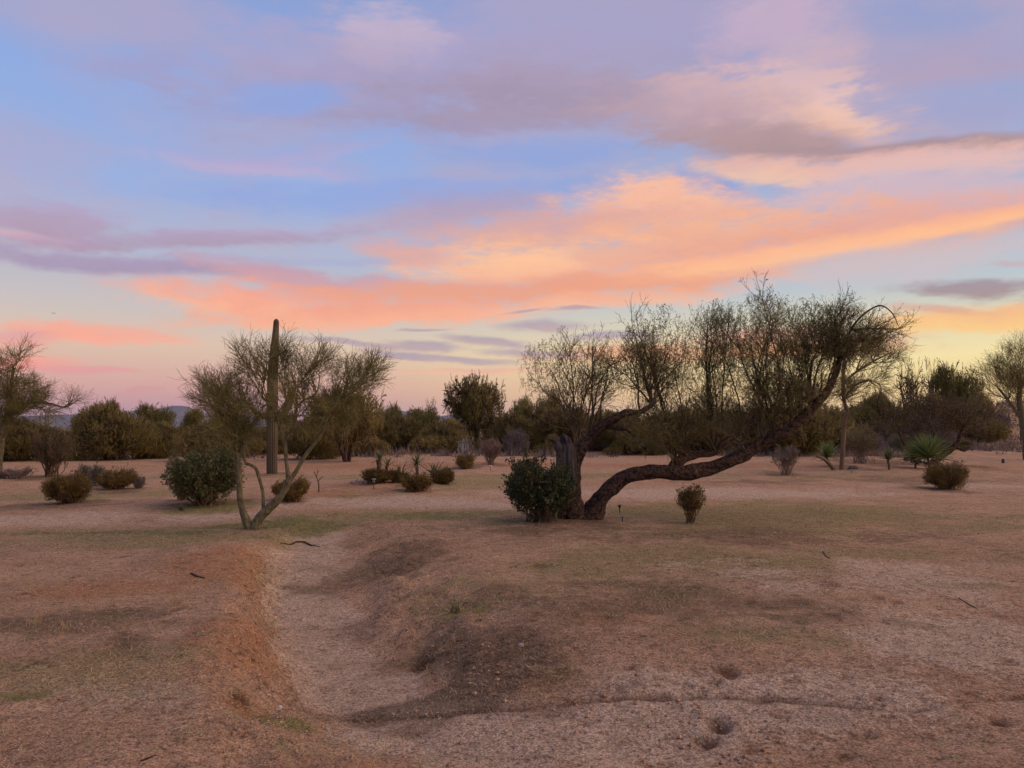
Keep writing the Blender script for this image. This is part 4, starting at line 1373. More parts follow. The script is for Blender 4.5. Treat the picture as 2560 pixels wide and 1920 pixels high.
# bare sapling
b = ground(797, 1230)
sap = empty('bare_sapling', b, 'small leafless forked sapling on red soil near the orange brown bush', 'sapling')
t = MB()
for pts in ([(797, 1234, 2.2), (797, 1212, 1.8), (795, 1202, 1.5), (790, 1190, 1.2), (786, 1178, .6)], [(795, 1203, 1.3), (802, 1196, 1.1), (806, 1190, .5)], [(791, 1192, 1), (794, 1180, .8), (792, 1170, .4)],
            [(788, 1186, .9), (783, 1180, .5)], [(793, 1184, .7), (798, 1176, .4)]):
    limb(t, pts, b[1], 6, 0, .1, res=4)
t.build('trunk', M['stem'], sap, b, True)


def rock(name, px, py, w, h, mat, label, cat='rock', group=None, seed=0, dz=.3):
    b = ground(px, py)
    s = b[1] / F
    import bmesh
    bm = bmesh.new()
    bmesh.ops.create_icosphere(bm, subdivisions=3, radius=1)
    for v in bm.verts:
        c = v.co
        n = 1 + .55 * float(fbm(np.array([c.x * 1.3 + seed * 7]), np.array([c.y * 1.3 + c.z * 1.7]), seed, 3)[0])
        v.co = Vector((c.x * n * w * s, c.y * n * w * s * .8, c.z * n * h * s))
    me = bpy.data.meshes.new(name)
    bm.to_mesh(me)
    bm.free()
    me.materials.append(mat)
    o = bpy.data.objects.new(name, me)
    o.location = (b[0], b[1], b[2] + h * s * dz)
    col.objects.link(o)
    return tag(o, label, cat, group)


for i, (px, py, w, h) in enumerate(((884, 1208, 9, 5), (894, 1207, 7, 7), (906, 1207, 8, 5), (917, 1208, 6, 4))):
    rock('border_stone', px, py, w, h, M['stone'], 'rounded field stone in the short row edging the yucca bed', 'stone', 'stones edging the yucca bed', i + 1)
rock('flat_stone', 1493, 1292, 8, 4, M['stone'], 'small pale stone lying at the foot of the mesquite limb', 'stone', None, 8)
rock('dark_rock', 2132, 1172, 13, 8, M['darkstone'], 'low dark rock at the foot of the thin dark trunk', 'rock', None, 9, .05)
rock('white_stone', 700, 1771, 6, 5, M['pale'], 'small white stone at the edge of the sandy wash', 'stone', None, 11)
rock('pale_stone', 1302, 1614, 8, 6, M['stone'], 'little pale stone on the dark litter of the bank', 'stone', None, 12)
rock('pale_stone', 1344, 1510, 5, 4, M['stone'], 'little pale stone high on the grassy crest of the bank', 'stone', None, 14)
rock('pale_stone', 818, 1822, 7, 5, M['stone'], 'little pale stone in the mouth of the wash', 'stone', None, 15)
rock('purple_stump', 2508, 1158, 4, 9, M['darkstone'], 'little dark stump standing alone on the bare ground', 'stump', None, 16)
rock('log_pile_stone', 2268, 1152, 9, 5, M['darkstone'], 'dark stone beside the logs under the bright green yucca', 'rock', None, 17)


def stick(name, pts, label, group=None, mat='mq_bark'):
    g = [ground(a, b_) for a, b_, _ in pts]
    b = g[0]
    P = np.array([np.array(q) + np.array([0, 0, r * .6]) for q, (_, _, r) in zip(g, pts)])
    r = np.array([p[2] for p in pts])
    t = MB()
    t.tubes(P[None], r[None], 7, 0, cap=True)
    o = t.build(name, M[mat], None, b, True)
    o.location = b
    return tag(o, label, 'stick', group)


def log(px0, py0, px1, py1, r, label):
    return stick('fallen_log', [(px0, py0, r * .9), ((px0 + px1) / 2, (py0 + py1) / 2 - 1, r), (px1, py1, r * .7)], label)


stick('fallen_branch', [(700, 1358, 0.0074), (725, 1363, 0.0124), (740, 1356, 0.0161), (760, 1357, 0.0149), (778, 1364, 0.0124), (800, 1368, 0.0062)], 'curved dead branch lying at the head of the sandy wash')
stick('stick', [(478, 1436, 0.0136), (492, 1441, 0.0124), (512, 1445, 0.0074)], 'short dark broken stick on the red bank')
stick('stick', [(350, 1905, 0.0037), (370, 1898, 0.0050), (390, 1888, 0.0031)], 'thin forked twig lying on the gravel next to the near bank')
stick('stick', [(2056, 1378, 0.0056), (2066, 1392, 0.0068), (2076, 1397, 0.0050)], 'bent dark twig on the grassy flat')
stick('stick', [(2396, 1495, 0.0050), (2430, 1515, 0.0056), (2446, 1522, 0.0031)], 'straight grey twig on the pale gravel flat', mat='dead')
log(2262, 1148, 2300, 1152, .09, 'short thick log lying under the bright green yucca')
log(2278, 1156, 2322, 1160, .08, 'dark log lying along the front of the yucca clump')


def garden_light(px, py, top, label, mat, headw):
    b = ground(px, py)
    s = b[1] / F
    H = (py - top) * s
    root = empty('garden_light', b, label, 'garden light')
    t = MB()
    t.tubes(np.array([[b - [0, 0, .05], b + [0, 0, H * .7]]]), .009, 8, 0)
    t.build('stake', M['rust'], root, b, True)
    t = MB()
    a = np.linspace(0, 2 * np.pi, 17)[:-1]
    pr = [(headw * .5, .62), (headw * .55, .66), (headw * .5, .86), (headw, .90), (headw * .98, .95), (headw * .3, 1.0), (.001, 1.0)]
    V = np.array([[b[0] + r * np.cos(x), b[1] + r * np.sin(x), b[2] + H * h] for r, h in pr for x in a])
    Fq = [(i * 16 + j, i * 16 + (j + 1) % 16, (i + 1) * 16 + (j + 1) % 16, (i + 1) * 16 + j) for i in range(len(pr) - 1) for j in range(16)]
    t.add(V, Fq)
    t.build('lamp_head', mat, root, b, True)


garden_light(1549, 1282, 1262, 'small black stake light in the grass right beside the mesquite base', M['black'], .05)
garden_light(934, 1222, 1196, 'blue grey stake light in front of the golden bushes', M['bluegrey'], .06)
garden_light(2128, 1184, 1172, 'pale low stake light beside the dark rock', M['bluegrey'], .05)
garden_light(1556, 1304, 1290, 'little blue grey stake light on the litter below the black one', M['bluegrey'], .04)
garden_light(1226, 1178, 1164, 'pale stake light in front of the pinkish dry shrub', M['pale'], .07)


# ------------------------------------------------------------------ thin trees of the yard, right
def yard_tree(base, Y, limbs, crowns, label, mats, name='palo_verde_tree', bk='pv_bark', leaf=.03, rt=.003, group=None):
    b = atY(*base, Y) if Y else ground(*base)
    Y = b[1]
    b[2] = zt1(b[0], b[1])
    s = Y / F
    root = empty(name, b, label, 'tree', group)
    t = MB()
    for p in limbs:
        limb(t, p, Y, 9, 0, .16, res=4)
    t.build('trunk', M[bk], root, b, True)
    m = MB()
    for (orgs, px, py, rx, ry, dr, nst, n1, n2, nl) in crowns:
        crown(m, np.array([atY(o[0], o[1], Y) for o in orgs]), atY(px, py, Y), (rx * s, dr * s, ry * s), nst, .018, n1, n2, nl, leaf, (.022 * Y, .05 * Y), (.010 * Y, .026 * Y), .06, rt=rt)
    m.build('crown', mats, root, b)
    return root


PV = [M['pv_twig'], M['pv_leaf']]
OL = [M['pv_twig'], M['olive']]
yard_tree((2104, 1174), None, [[(2104, 1182, 6.5), (2105, 1150, 5.5), (2108, 1110, 5.2), (2110, 1070, 5), (2114, 1045, 4.4), (2120, 1030, 4), (2112, 1010, 4.5), (2108, 985, 4.5), (2108, 940, 4), (2110, 900, 3)],
                                [(2088, 1182, 5), (2078, 1165, 5), (2060, 1148, 4), (2040, 1140, 2)], [(2108, 960, 3), (2140, 930, 3), (2180, 905, 2.4), (2230, 880, 1.4)], [(2110, 1000, 3), (2135, 965, 2.6), (2170, 950, 2)]],
          [([(2108, 940), (2110, 900)], 2120, 850, 60, 60, 55, 14, 120, 900, 900), ([(2140, 930), (2180, 905)], 2205, 885, 66, 48, 50, 16, 130, 900, 500), ([(2135, 965), (2110, 1000), (2170, 950)], 2165, 960, 60, 55, 50, 14, 110, 800, 500),
           ([(2108, 985), (2112, 1010)], 2090, 1000, 55, 50, 50, 12, 100, 900, 1400)],
          'thin straight palo verde with dark lower trunk behind the mesquite crown', PV, bk='stem', leaf=.03)
yard_tree((2330, 1162), None, [[(2308, 1174, 9), (2330, 1158, 9), (2352, 1142, 8), (2376, 1124, 7), (2392, 1108, 6), (2400, 1085, 4.5), (2412, 1060, 3)], [(2300, 1170, 4), (2282, 1140, 3.5), (2262, 1115, 3), (2250, 1090, 2.5), (2240, 1065, 1.6)],
                                [(2345, 1148, 6), (2340, 1110, 5), (2330, 1075, 4), (2320, 1050, 3)], [(2385, 1115, 4), (2410, 1126, 4), (2420, 1118, 2.5)]],
          [([(2400, 1085), (2412, 1060)], 2425, 1052, 62, 36, 60, 14, 130, 1100, 2400), ([(2250, 1090), (2240, 1065)], 2250, 1070, 56, 30, 50, 14, 110, 900, 1800), ([(2330, 1075), (2320, 1050)], 2335, 1042, 84, 36, 60, 16, 140, 1200, 2600)],
          'dark leaning tree with a bent low trunk beside the bright green yucca', [M['mq_twig'], M['olive']], 'leaning_tree', 'mq_bark', leaf=.05, rt=.004)
# tree at the left edge, standing outside the frame's corner
yard_tree((-8, 1190), None, [[(-8, 1198, 14), (-6, 1150, 12), (2, 1100, 10), (14, 1060, 8), (20, 1020, 6), (26, 970, 4), (34, 920, 2.5)], [(10, 1065, 5), (40, 1030, 4), (80, 1008, 3.2), (120, 1008, 2.6), (160, 1018, 2), (180, 1008, 1.2)], [(0, 1100, 5), (-40, 1040, 4), (-70, 980, 2)]],
          [([(26, 970), (34, 920)], 42, 915, 40, 42, 45, 14, 110, 800, 600), ([(20, 1020), (26, 970)], 62, 980, 62, 40, 50, 16, 140, 1200, 1500), ([(14, 1060), (2, 1100)], 30, 1020, 66, 50, 60, 16, 150, 1500, 2600),
           ([(160, 1018), (170, 1012)], 184, 1002, 18, 18, 18, 5, 24, 120, 60), ([(80, 1008), (120, 1008), (140, 1012)], 120, 1020, 44, 26, 30, 10, 60, 400, 300), ([(-40, 1040), (-70, 980)], -30, 960, 50, 70, 60, 12, 110, 900, 900)],
          'airy palo verde with a long drooping side branch by the mountain view', PV, leaf=.035)
yard_tree((2570, 1150), None, [[(2570, 1158, 11), (2566, 1100, 10), (2556, 1050, 8), (2548, 1000, 6), (2552, 950, 4)], [(2556, 1050, 5), (2520, 1000, 3.4), (2495, 970, 2)]],
          [([(2552, 950), (2548, 1000)], 2535, 905, 52, 55, 60, 18, 150, 1300, 4200), ([(2520, 1000), (2495, 970)], 2500, 945, 50, 36, 50, 14, 120, 1000, 2800), ([(2556, 1050), (2552, 950)], 2590, 920, 60, 80, 60, 14, 110, 900, 1200),
           ([(2548, 1000), (2520, 1000)], 2510, 985, 60, 26, 50, 10, 80, 700, 2200)],
          'feathery palo verde standing before the brushy hill', PV, leaf=.04)
# twiggy brown bush under it
bush('brown_bush', 132, 1192, 58, 110, [M['stem'], foliage('brown dusty leaves', (.075, .052, .025), (.16, .115, .055), .2)], 60, 340, 2200, 3400, .05, 'tall brownish bush with purple stems at the foot of the airy palo verde', 'bush', None, .12, shape='vase', r0=.016, rt=.004)
bush('dry_shrub', 34, 1196, 44, 30, [M['drytwig'], M['greypurple']], 40, 240, 900, 700, .04, 'low pinkish dry shrub on the sandy flat beneath the airy palo verde', 'shrub', None, .35, rt=.004)

# ------------------------------------------------------------------ trees behind the yard: four models, each copied
KIND = {}


def model(key, mats, bk, nst, n1, n2, nl, leaf, parts, trunks=3, bare=False, rt=.006, solid=1.0):
    """a tree or bush of unit half width and unit height, standing at the origin"""
    tb, cb = MB(), MB()
    tips = []
    for i in range(trunks):
        a = RNG.uniform(0, 6.28)
        q = np.array([math.cos(a), math.sin(a), 0])
        h = .5 if not bare else .75
        P = np.array([q * .04 + [0, 0, -.04], q * .10 + [0, 0, .12], q * .24 + [0, 0, h * .55], q * .34 + [0, 0, h]])
        tb.tubes(bez(P[:1], P[1:2] * .5 + P[2:3] * .5, P[3:], 8, .012), rads(1, 8, .035, .012), 8, 0)
        tips.append(P[3] * .9)
        tips.append(P[2])
    tips = np.array(tips)
    for (cx, cy, cz, rx, rz, w) in parts:
        crown(cb, tips, (cx, cy, cz), (rx, rx, rz), int(nst * w), .012, int(n1 * w), int(n2 * w * .5), int(nl * w * .3), leaf, (.16, .46), (.07, .2), .05, 36, 40, rt=rt, lo=.3, aspect=.45)
        if solid:
            fill(cb, (cx, cy, cz), (rx, rx, rz), int(n2 * w * solid), .16, int(nl * w * solid), leaf, (cx * .4, cy * .4, -.2), 1, 1, rt, .2, .45)
    KIND[key] = (tb.mesh('trunk', [M[bk]], smooth=True), cb.mesh('crown', mats))


BG = [M['mq_twig'], M['olive']]
model('dense', BG, 'mq_bark', 20, 150, 1500, 4400, .036, [(-.42, 0, .46, .55, .36, 1), (.42, .1, .48, .55, .38, 1), (0, -.2, .66, .5, .32, 1), (.1, .4, .42, .6, .35, .8), (-.1, -.45, .24, .8, .24, 1.1)], 4, solid=.7)
model('dense2', BG, 'mq_bark', 20, 150, 1500, 4000, .036, [(-.45, 0, .42, .5, .33, 1), (.1, .1, .62, .5, .36, 1), (.5, -.1, .4, .5, .3, .9), (-.05, -.4, .24, .85, .24, 1.1)], 4, solid=.7)
model('airy', [M['pv_twig'], M['pv_leaf']], 'pv_bark', 14, 110, 900, 1500, .04, [(-.4, 0, .66, .45, .28, 1), (.3, .1, .76, .45, .24, 1), (0, -.1, .5, .6, .3, .8)], 3, solid=.5)
model('bare', [M['mq_twig'], M['pv_leaf']], 'mq_bark', 12, 60, 380, 160, .03, [(-.4, 0, .72, .45, .26, 1), (.35, .1, .76, .45, .24, 1), (0, -.1, .6, .6, .3, .7)], 7, True, rt=.0032, solid=0)
model('brush', [foliage('dusty brush twigs', (.075, .052, .045), (.15, .11, .095), 0), M['greypurple']], 'stem', 22, 150, 1200, 2400, .045, [(-.3, 0, .45, .65, .45, 1), (.35, .1, .5, .6, .45, 1)], 4)
model('sage', [M['stem'], M['grey']], 'stem', 20, 140, 900, 2400, .05, [(-.3, 0, .45, .65, .45, 1), (.35, .1, .5, .6, .45, 1)], 3)
model('tall', BG, 'mq_bark', 16, 110, 700, 2600, .04, [(-.45, 0, .60, .46, .25, 1), (.05, .1, .76, .42, .22, 1), (.48, -.1, .62, .44, .25, 1), (.1, .35, .58, .5, .28, .9), (0, -.35, .42, .6, .24, .9)], 5, solid=.5, rt=.005)


def back(key, px, top, hw, Y, label, name='desert_tree', cat='tree', group=None, rz=None, zs=1.0):
    """px centre, top photo row of the crown, hw half width px, at depth Y on the ground"""
    p = atY(px, 1100, Y)
    z = zt1(p[0], p[1])
    tp = atY(px, top, Y)
    o = empty(name, (p[0], p[1], z), label, cat, group)
    W = hw * Y / F
    H = max(tp[2] - z, .3) / .98 * zs
    r = RNG.uniform(0, 6.28) if rz is None else rz
    for nm, me in zip(('trunk', 'crown'), KIND[key]):
        c = bpy.data.objects.new(nm, me)
        col.objects.link(c)
        c.parent = o
    o.rotation_euler = (0, 0, r)
    o.scale = (W, W, H)
    return o


GR1 = 'olive trees of the far row behind the fence'
# left
back('dense', 275, 1010, 118, 42, 'large dense olive tree spreading low behind the dome-shaped golden bush')
back('dense2', 395, 1052, 62, 44, 'olive brown tree joined to the large dense one beside the pole-like saguaro')
back('airy', 385, 1012, 60, 60, 'thin airy tree showing over the olive trees against the blue mountain')
back('airy', 262, 1000, 45, 56, 'feathery treetop standing up out of the large dense olive tree')
back('dense', 40, 1040, 110, 40, 'broad dark olive tree behind the airy palo verde trunk')
back('dense2', 150, 1074, 90, 50, 'low olive tree under the blue mountain beside the brownish bush')
back('dense', 520, 1048, 80, 40, 'dull green tree behind the large dark leafy shrub')
back('dense2', 610, 1062, 66, 46, 'dusky olive tree between the slender palo verde and the saguaro')
back('tall', 868, 962, 104, 39, 'tall brown olive tree right behind the palo verde crown, with forked trunks')
back('dense', 770, 1040, 80, 42, 'dark olive tree close behind the saguaro arm')
back('dense2', 930, 1030, 70, 50, 'low olive tree trailing off the tall brown olive one')
back('tall', 1190, 938, 86, 54, 'rounded open tree standing well above the brush against the pink sky')
for px, top, hw, Y, k in ((1000, 1035, 60, 64, 'dense'), (1060, 1022, 56, 70, 'airy'), (1110, 1045, 60, 62, 'dense2'), (1290, 1028, 60, 62, 'dense'), (1345, 1015, 62, 66, 'dense2'), (1420, 1010, 70, 62, 'tall'), (1500, 1025, 70, 64, 'dense'),
                          (1580, 1030, 70, 60, 'dense2'), (1660, 1030, 80, 62, 'dense'), (1740, 1020, 70, 60, 'tall'), (1820, 1025, 80, 64, 'dense'), (1900, 1020, 80, 60, 'dense2'), (1985, 1010, 80, 58, 'dense'), (2060, 1010, 70, 62, 'tall'), (2140, 1010, 60, 70, 'dense'),
                          (690, 1060, 60, 62, 'dense'), (840, 1050, 60, 66, 'dense2'), (340, 1050, 60, 70, 'dense'), (60, 1060, 80, 66, 'dense2'), (460, 1062, 50, 74, 'dense')):
    back(k, px, top, hw * 1.3, Y - 13, 'olive desert tree in the far row of brush behind the fence posts', group=GR1)
for px, top, hw, Y, k in ((480, 1022, 46, 56, 'airy'), (975, 1012, 44, 52, 'airy'), (1075, 1002, 40, 58, 'bare'), (1310, 995, 54, 54, 'airy'), (1370, 985, 46, 58, 'airy'), (200, 1040, 40, 56, 'airy'), (700, 1020, 50, 58, 'airy'), (2190, 980, 50, 60, 'airy')):
    back(k, px, top, hw, Y, 'airy treetop rising out of the far row of brush', group='airy treetops of the far brush')
back('brush', 1100, 1075, 66, 56, 'big grey purple leafless bush in the far brush behind the grey wands', 'grey_brush', 'bush')
back('sage', 1010, 1085, 34, 56, 'pale sage bush by the far fence post near the yucca bed', 'sage_bush', 'bush')
back('sage', 1330, 1068, 46, 58, 'soft grey sage bush around the fence post behind the broken snag', 'sage_bush', 'bush')
back('dense2', 1235, 1040, 52, 60, 'dull tree under the rounded open one')
# low bushes under the trees along the fence
for i in range(44):
    px = -60 + i * 62 + RNG.uniform(-24, 24)
    if 1000 < px < 1120 or 2440 < px:
        continue
    k = ('dense', 'dense2', 'brush', 'dense2', 'sage')[int(RNG.integers(0, 5))]
    lab = {'dense': 'low olive bush in the understorey along the fence line', 'dense2': 'low olive bush in the understorey along the fence line', 'brush': 'low grey leafless bush in the understorey along the fence line', 'sage': 'low pale sage bush in the understorey along the fence line'}[k]
    back(k, px, RNG.uniform(1072, 1104), RNG.uniform(28, 52), RNG.uniform(45, 51), lab, 'fence_line_bush', 'bush', {'dense': 'low olive bushes along the fence', 'dense2': 'low olive bushes along the fence', 'brush': 'low grey bushes along the fence', 'sage': 'low sage bushes along the fence'}[k])
# right
back('bare', 2278, 905, 66, 56, 'bare branching tree with open limbs against the yellow sky', rz=.4)
back('bare', 2345, 905, 50, 62, 'taller bare tree with a crooked leader against the yellow sky', rz=2.0)
back('airy', 2395, 915, 72, 58, 'dark leafy tree beside the bare trees on the low hill')
back('dense', 2210, 985, 64, 60, 'dark round tree next to the bare branching one')
back('dense2', 2310, 985, 74, 54, 'dark olive tree below the bare trees')
back('dense', 2440, 985, 66, 56, 'dark olive tree at the foot of the brushy hill')
back('brush', 2330, 1040, 70, 50, 'purplish dark brush under the bare trees', 'grey_brush', 'bush')
back('brush', 2500, 1030, 44, 62, 'dusky brush clump on the brushy hillside', 'grey_brush', 'bush')
back('brush', 2180, 1050, 40, 56, 'dark brush clump beyond the tall yellow green broom shrub', 'grey_brush', 'bush')

# ------------------------------------------------------------------ fence posts
for i, (px, top, bot) in enumerate(((217, 1128, 1166), (457, 1116, 1152), (725, 1096, 1150), (1013, 1086, 1142), (1332, 1076, 1130), (2553, 1060, 1120))):
    Y = 48.0 + .9 * i
    p = atY(px, 1120, Y)
    p[2] = zt1(p[0], p[1])
    H = max(atY(px, top, Y)[2] - p[2], 1.0)
    root = empty('fence_post', p, ['rusty steel fence post showing past the dome-shaped golden bush', 'rusty steel fence post below the pole-like saguaro', 'rusty steel fence post just behind the saguaro trunk', 'rusty steel fence post in dry grass behind the yuccas',
                                   'rusty steel fence post near the broken mesquite snag', 'rusty steel fence post on the brushy hill'][i], 'fence post', 'steel posts of the wire fence')
    t = MB()
    w = .045
    prof = np.array([(-w, 0), (w, 0), (w, .012), (.008, .012), (.008, .055), (-.008, .055), (-.008, .012), (-w, .012)])
    V = np.array([(x, y, z) for z in (-.1, H) for x, y in prof])
    t.add(V, [(j, (j + 1) % 8, 8 + (j + 1) % 8, 8 + j) for j in range(8)])
    t.add(V[8:], [tuple(range(8))])
    t.build('shaft', M['rust'], root)
    t = MB()
    for zz in (H * .5, H * .75, H * .93):
        t.add(np.array([(x, y, z) for z in (zz - .015, zz + .015) for x, y in ((-.05, -.012), (.05, -.012), (.05, .0), (-.05, .0))]), [(0, 1, 5, 4), (1, 2, 6, 5), (2, 3, 7, 6), (3, 0, 4, 7), (4, 5, 6, 7), (0, 3, 2, 1)])
    t.build('wire_clip', M['dead'], root)


# ------------------------------------------------------------------ brush nobody could count
def scatter(n, x0, x1, y0, y1):
    Y = np.exp(RNG.uniform(math.log(y0), math.log(y1), n))
    px = RNG.uniform(x0, x1, n)
    X = (px - 1280) / F * Y
    return X, Y


mb = MB()
X, Y = scatter(520, -300, 2860, 64, 260)
Z = zt(X, Y)
for i in range(len(X)):
    w, h = RNG.uniform(1.0, 2.6), RNG.uniform(1.2, 3.0)
    nl = 150
    P = np.array([X[i], Y[i], Z[i]]) + ell(nl, .4, True) * np.array([w, w, h])
    mb.leaves(P, .26, .5, int(RNG.random() < .3))
o = mb.build('far_scrub', [M['olive'], M['greypurple']])
tag(o, 'continuous belt of distant olive desert scrub along the horizon', 'scrub', None, 'stuff')

mb = MB()
X, Y = scatter(1500, -250, 2800, 43.5, 60)
hill = RNG.random(1500)
Z = zt(X, Y)
keep = (fbm(X * .15, Y * .15, 3, 3) > -.12)
for i in np.nonzero(keep)[0]:
    n = 26
    h = RNG.uniform(.25, .75)
    o_ = np.array([X[i], Y[i], Z[i] - .03]) + np.stack([RNG.normal(0, .22, n), RNG.normal(0, .22, n), np.zeros(n)], -1)
    d = norm(np.stack([RNG.normal(0, .5, n), RNG.normal(0, .5, n), np.ones(n)], -1))
    w = norm(np.cross(d, RNG.normal(size=(n, 3)))) * .022
    L = (h * RNG.uniform(.6, 1.2, n))[:, None]
    mb.add(np.stack([o_ - w, o_ + w, o_ + d * L], 1), np.arange(n * 3).reshape(n, 3), int(RNG.random() < .35))
n = 420
X = RNG.uniform(30, 75, n)
Y = RNG.uniform(56, 95, n)
Z = zt(X, Y)
for i in range(n):
    k = 34
    o_ = np.array([X[i], Y[i], Z[i] - .05]) + np.stack([RNG.normal(0, .4, k), RNG.normal(0, .4, k), np.zeros(k)], -1)
    d = norm(np.stack([RNG.normal(0, .6, k), RNG.normal(0, .6, k), np.ones(k)], -1))
    w = norm(np.cross(d, RNG.normal(size=(k, 3)))) * .03
    L = (RNG.uniform(.3, 1.0) * RNG.uniform(.6, 1.2, k))[:, None]
    mb.add(np.stack([o_ - w, o_ + w, o_ + d * L], 1), np.arange(k * 3).reshape(k, 3), int(RNG.random() < .4))
o = mb.build('dry_brush', [foliage('bleached brush', (.14, .095, .065), (.28, .20, .14), .1), M['greypurple']])
tag(o, 'band of bleached dry grass and brush along the fence line', 'brush', None, 'stuff')


# grass and litter on the ground: real blades, leaning and lying
def blades(name, n, pick, h0, h1, wid, mats, label, lie, cat='grass'):
    X, Y = pick(n)
    Z = zt(X, Y)
    n = len(X)
    P = np.stack([X, Y, Z - .004], -1)
    a = RNG.uniform(0, 6.28, n)
    up = np.abs(RNG.normal(lie, .3, n))
    d = norm(np.stack([np.cos(a), np.sin(a), up], -1))
    w = norm(np.cross(d, np.array([0, 0, 1.0])[None] + .3 * RNG.normal(size=(n, 3))))
    L = RNG.uniform(h0, h1, n)[:, None]
    W = (wid * np.clip(Y / 6, 1, 3))[:, None]
    mid = P + d * L * .55
    tip = P + d * L + np.array([0, 0, -1.0]) * L * .18
    V = np.stack([P - w * W, P + w * W, mid + w * W * .7, mid - w * W * .7, tip], 1)
    b0 = np.arange(n)[:, None] * 5
    k = RNG.random(n) < .5
    mbx = MB()
    mbx.add(V, np.concatenate([b0 + np.array([[0, 1, 2, 3]])]), 0)
    # tips as triangles sharing the same vertices
    mbx.F.append((b0 + np.array([[3, 2, 4]]), 0))
    o = mbx.build(name, mats)
    return tag(o, label, cat, None, 'stuff')


def near_pick(dens):
    def f(n):
        Y = 3.1 + (1 - np.sqrt(RNG.random(n))) * 15.0
        X = RNG.uniform(-.78, .78, n) * Y
        keep = RNG.random(n) < dens(X, Y)
        return X[keep], Y[keep]
    return f


def maskat(arr):
    def f(X, Y):
        i = np.clip(np.searchsorted(gy, Y), 0, ny - 1)
        j = np.clip(np.searchsorted(gx, X), 0, nx - 1)
        return arr[i, j]
    return f


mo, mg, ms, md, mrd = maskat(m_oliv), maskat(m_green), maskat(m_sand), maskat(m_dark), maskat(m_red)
blades('dry_stubble', 150000, near_pick(lambda X, Y: np.clip(.16 + .7 * mo(X, Y) + .5 * md(X, Y) - .3 * ms(X, Y) + 1.1 * fbm(X * 1.7, Y * 1.7, 88, 3), .02, 1)), .025, .095, .0018, M['straw'], 'short dry straw stubble strewn over the bare yard', .25)
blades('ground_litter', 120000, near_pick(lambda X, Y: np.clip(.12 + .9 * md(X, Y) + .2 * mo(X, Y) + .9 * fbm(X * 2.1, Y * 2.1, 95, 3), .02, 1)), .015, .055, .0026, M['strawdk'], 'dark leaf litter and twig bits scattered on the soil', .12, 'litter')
blades('green_grass', 60000, near_pick(lambda X, Y: np.clip(mg(X, Y) * 1.1 - .1, 0, 1)), .02, .06, .0016, M['grass'], 'thin green grass around the palo verde foot and damp patches', .6)


def tuft(px, py, n, h, label, mat='straw'):
    b = ground(px, py)
    mbx = MB()
    o_ = b + np.stack([RNG.normal(0, .03, n), RNG.normal(0, .03, n), np.full(n, -.01)], -1)
    d = norm(np.stack([RNG.normal(0, .5, n), RNG.normal(0, .5, n), np.ones(n)], -1))
    tg = o_ + d * (h * RNG.uniform(.5, 1.1, n))[:, None]
    c = (o_ + tg) / 2 + np.array([0, 0, h * .18])
    mbx.tubes(bez(o_, c, tg, 5), rads(n, 5, .0022, .0008), 3)
    o = mbx.build('grass_tuft', M[mat], None, b)
    o.location = b
    return tag(o, label, 'grass tuft')


tuft(1140, 1530, 40, .13, 'green grass tuft on the crest of the bank', 'grass')
tuft(1182, 1508, 34, .10, 'straw coloured grass tuft just behind the green tuft')
tuft(440, 1510, 30, .10, 'pale dry grass tuft on the red bank')
tuft(84, 1560, 24, .10, 'dry upright grass tuft on the dark litter flat')
tuft(160, 1575, 18, .09, 'thin dry grass tuft next to the upright one')
tuft(2085, 1465, 40, .08, 'little dry grass tuft on the pale gravel flat')

# gravel
mb = MB()
n = 26000
Yp = 3.1 + (1 - np.sqrt(RNG.random(n))) * 9.0
Xp = RNG.uniform(-.78, .78, n) * Yp
kp = RNG.random(n) < np.clip(.25 + .7 * ms(Xp, Yp) + .8 * fbm(Xp * 1.3, Yp * 1.3, 71, 3), .05, 1)
Xp, Yp = Xp[kp], Yp[kp]
n = len(Xp)
sz = .0028 + .009 * RNG.random(n) ** 4
oc = np.array([(1, 0, 0), (0, 1, 0), (-1, 0, 0), (0, -1, 0), (0, 0, .7), (0, 0, -.7)])
V = oc[None] * sz[:, None, None] * RNG.uniform(.6, 1.3, (n, 6, 1))
V = V + np.stack([Xp, Yp, zt(Xp, Yp) + sz * .2], -1)[:, None]
fc = np.array([(0, 1, 4), (1, 2, 4), (2, 3, 4), (3, 0, 4), (1, 0, 5), (2, 1, 5), (3, 2, 5), (0, 3, 5)])
mb.add(V, (np.arange(n)[:, None, None] * 6 + fc[None]).reshape(-1, 3))
tag(mb.build('gravel', M['pebble']), 'fine pale gravel grains scattered over the wash and flats', 'gravel', None, 'stuff')


# crumbled soil on the eroded banks
mb = MB()
n = 9000
Yp = RNG.uniform(4.0, 10.5, n)
Xp = RNG.uniform(-.6, .35, n) * Yp
dw, _, pw = polydist(Xp, Yp, WASH)
kp = RNG.random(n) < np.clip((np.exp(-((dw - .6) / .35) ** 2) * .8 + .12 * mrd(Xp, Yp)) * (.6 + 2.4 * fbm(Xp * 2.3, Yp * 2.3, 17, 3)), 0, 1)
Xp, Yp = Xp[kp], Yp[kp]
n = len(Xp)
sz = .004 + .018 * RNG.random(n) ** 3
V = oc[None] * sz[:, None, None] * RNG.uniform(.6, 1.3, (n, 6, 1))
V = V + np.stack([Xp, Yp, zt(Xp, Yp) + sz * .15], -1)[:, None]
mb.add(V, (np.arange(n)[:, None, None] * 6 + fc[None]).reshape(-1, 3))
tag(mb.build('dirt_clods', foliage('crumbled red soil', (.20, .10, .055), (.42, .24, .14), 0)), 'crumbled red soil clods strewn on the eroded banks of the wash', 'clods', None, 'stuff')


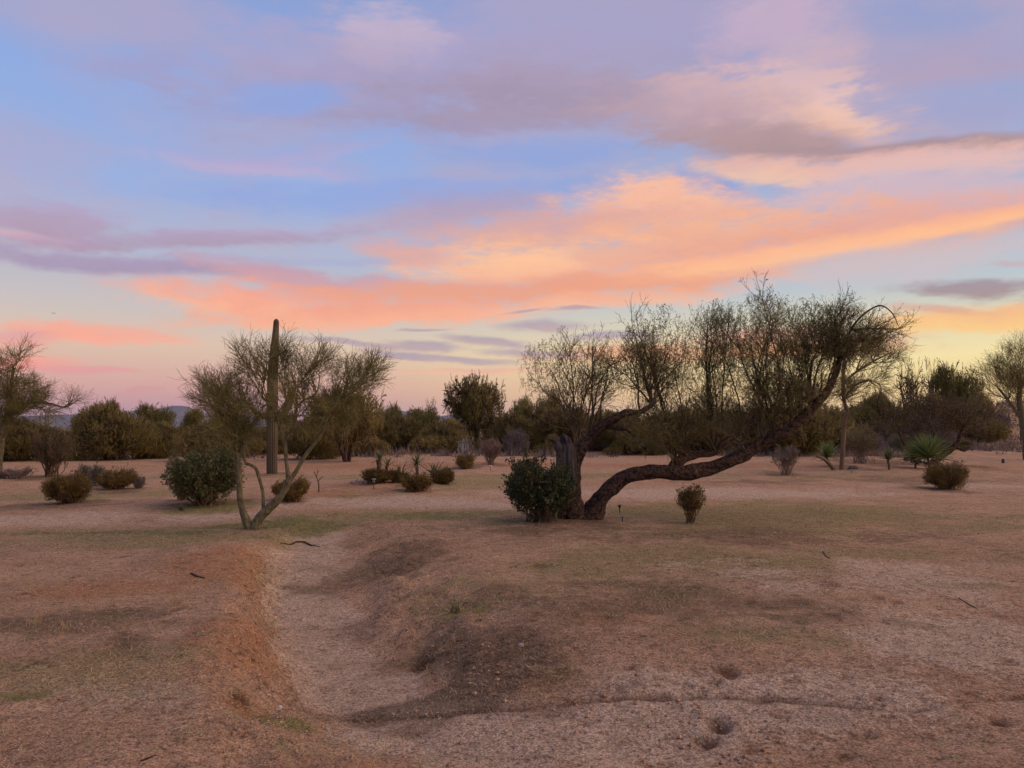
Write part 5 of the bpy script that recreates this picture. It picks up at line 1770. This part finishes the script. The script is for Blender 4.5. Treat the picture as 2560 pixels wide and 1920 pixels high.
# ------------------------------------------------------------------ airliner, a speck far off
p = atY(135, 783, 5200)
root = empty('airplane', p, 'tiny distant airplane high above the salmon clouds', 'airplane')
t = MB()
e = np.linspace(-1, 1, 12)
t.tubes(np.stack([e * 13, 0 * e, .4 * (e > .7) * (e - .7)], -1)[None], (1.7 * np.sqrt(np.clip(1 - np.abs(e) ** 3, .01, 1)))[None], 12)
t.build('fuselage', M['plane'], root, (0, 0, 0), True)


def wing(name, pts, th):
    t = MB()
    V = np.array([(x, y, z + s_) for s_ in (-th, th) for x, y, z in pts])
    k = len(pts)
    t.add(V, [(j, (j + 1) % k, k + (j + 1) % k, k + j) for j in range(k)])
    t.add(V, [tuple(range(k)), tuple(range(k, 2 * k))])
    t.build(name, M['plane'], root)


for sg in (1, -1):
    wing('wing', [(3, sg * 1, -.6), (-3, sg * 1, -.6), (-6, sg * 13, .4), (-4, sg * 13, .4)], .25)
    wing('tailplane', [(-10, sg * .4, .6), (-12.5, sg * .4, .6), (-13.5, sg * 4.5, .8), (-12.3, sg * 4.5, .8)], .12)
t = MB()
t.add(np.array([(x, y, z) for y in (-.15, .15) for x, z in ((-9, 1), (-12.8, 1), (-14, 5.5), (-12.5, 5.5))]), [(0, 1, 5, 4), (1, 2, 6, 5), (2, 3, 7, 6), (3, 0, 4, 7), (0, 3, 2, 1), (4, 5, 6, 7)])
t.build('tail_fin', M['plane'], root)

# ------------------------------------------------------------------ haze
import bmesh
bm = bmesh.new()
bmesh.ops.create_cube(bm, size=1)
me = bpy.data.meshes.new('haze')
bm.to_mesh(me)
bm.free()
hz = bpy.data.objects.new('haze', me)
hz.scale = (43000, 43000, HAZE_TOP + 50)
hz.location = (0, 0, (HAZE_TOP + 50) / 2 - 46)
hm = bpy.data.materials.new('evening haze')
hm.use_nodes = True
hn = hm.node_tree.nodes
hn.remove(hn['Principled BSDF'])
pv = hn.new('ShaderNodeVolumePrincipled')
pv.inputs['Color'].default_value = (.72, .78, 1.0, 1)
pv.inputs['Density'].default_value = 2.6e-5
pv.inputs['Anisotropy'].default_value = 0.0
hm.node_tree.links.new(pv.outputs[0], hn['Material Output'].inputs['Volume'])
me.materials.append(hm)
col.objects.link(hz)
hz['kind'] = 'stuff'
hz['label'] = 'thin bluish evening haze over the far mountains'
hz['category'] = 'haze'
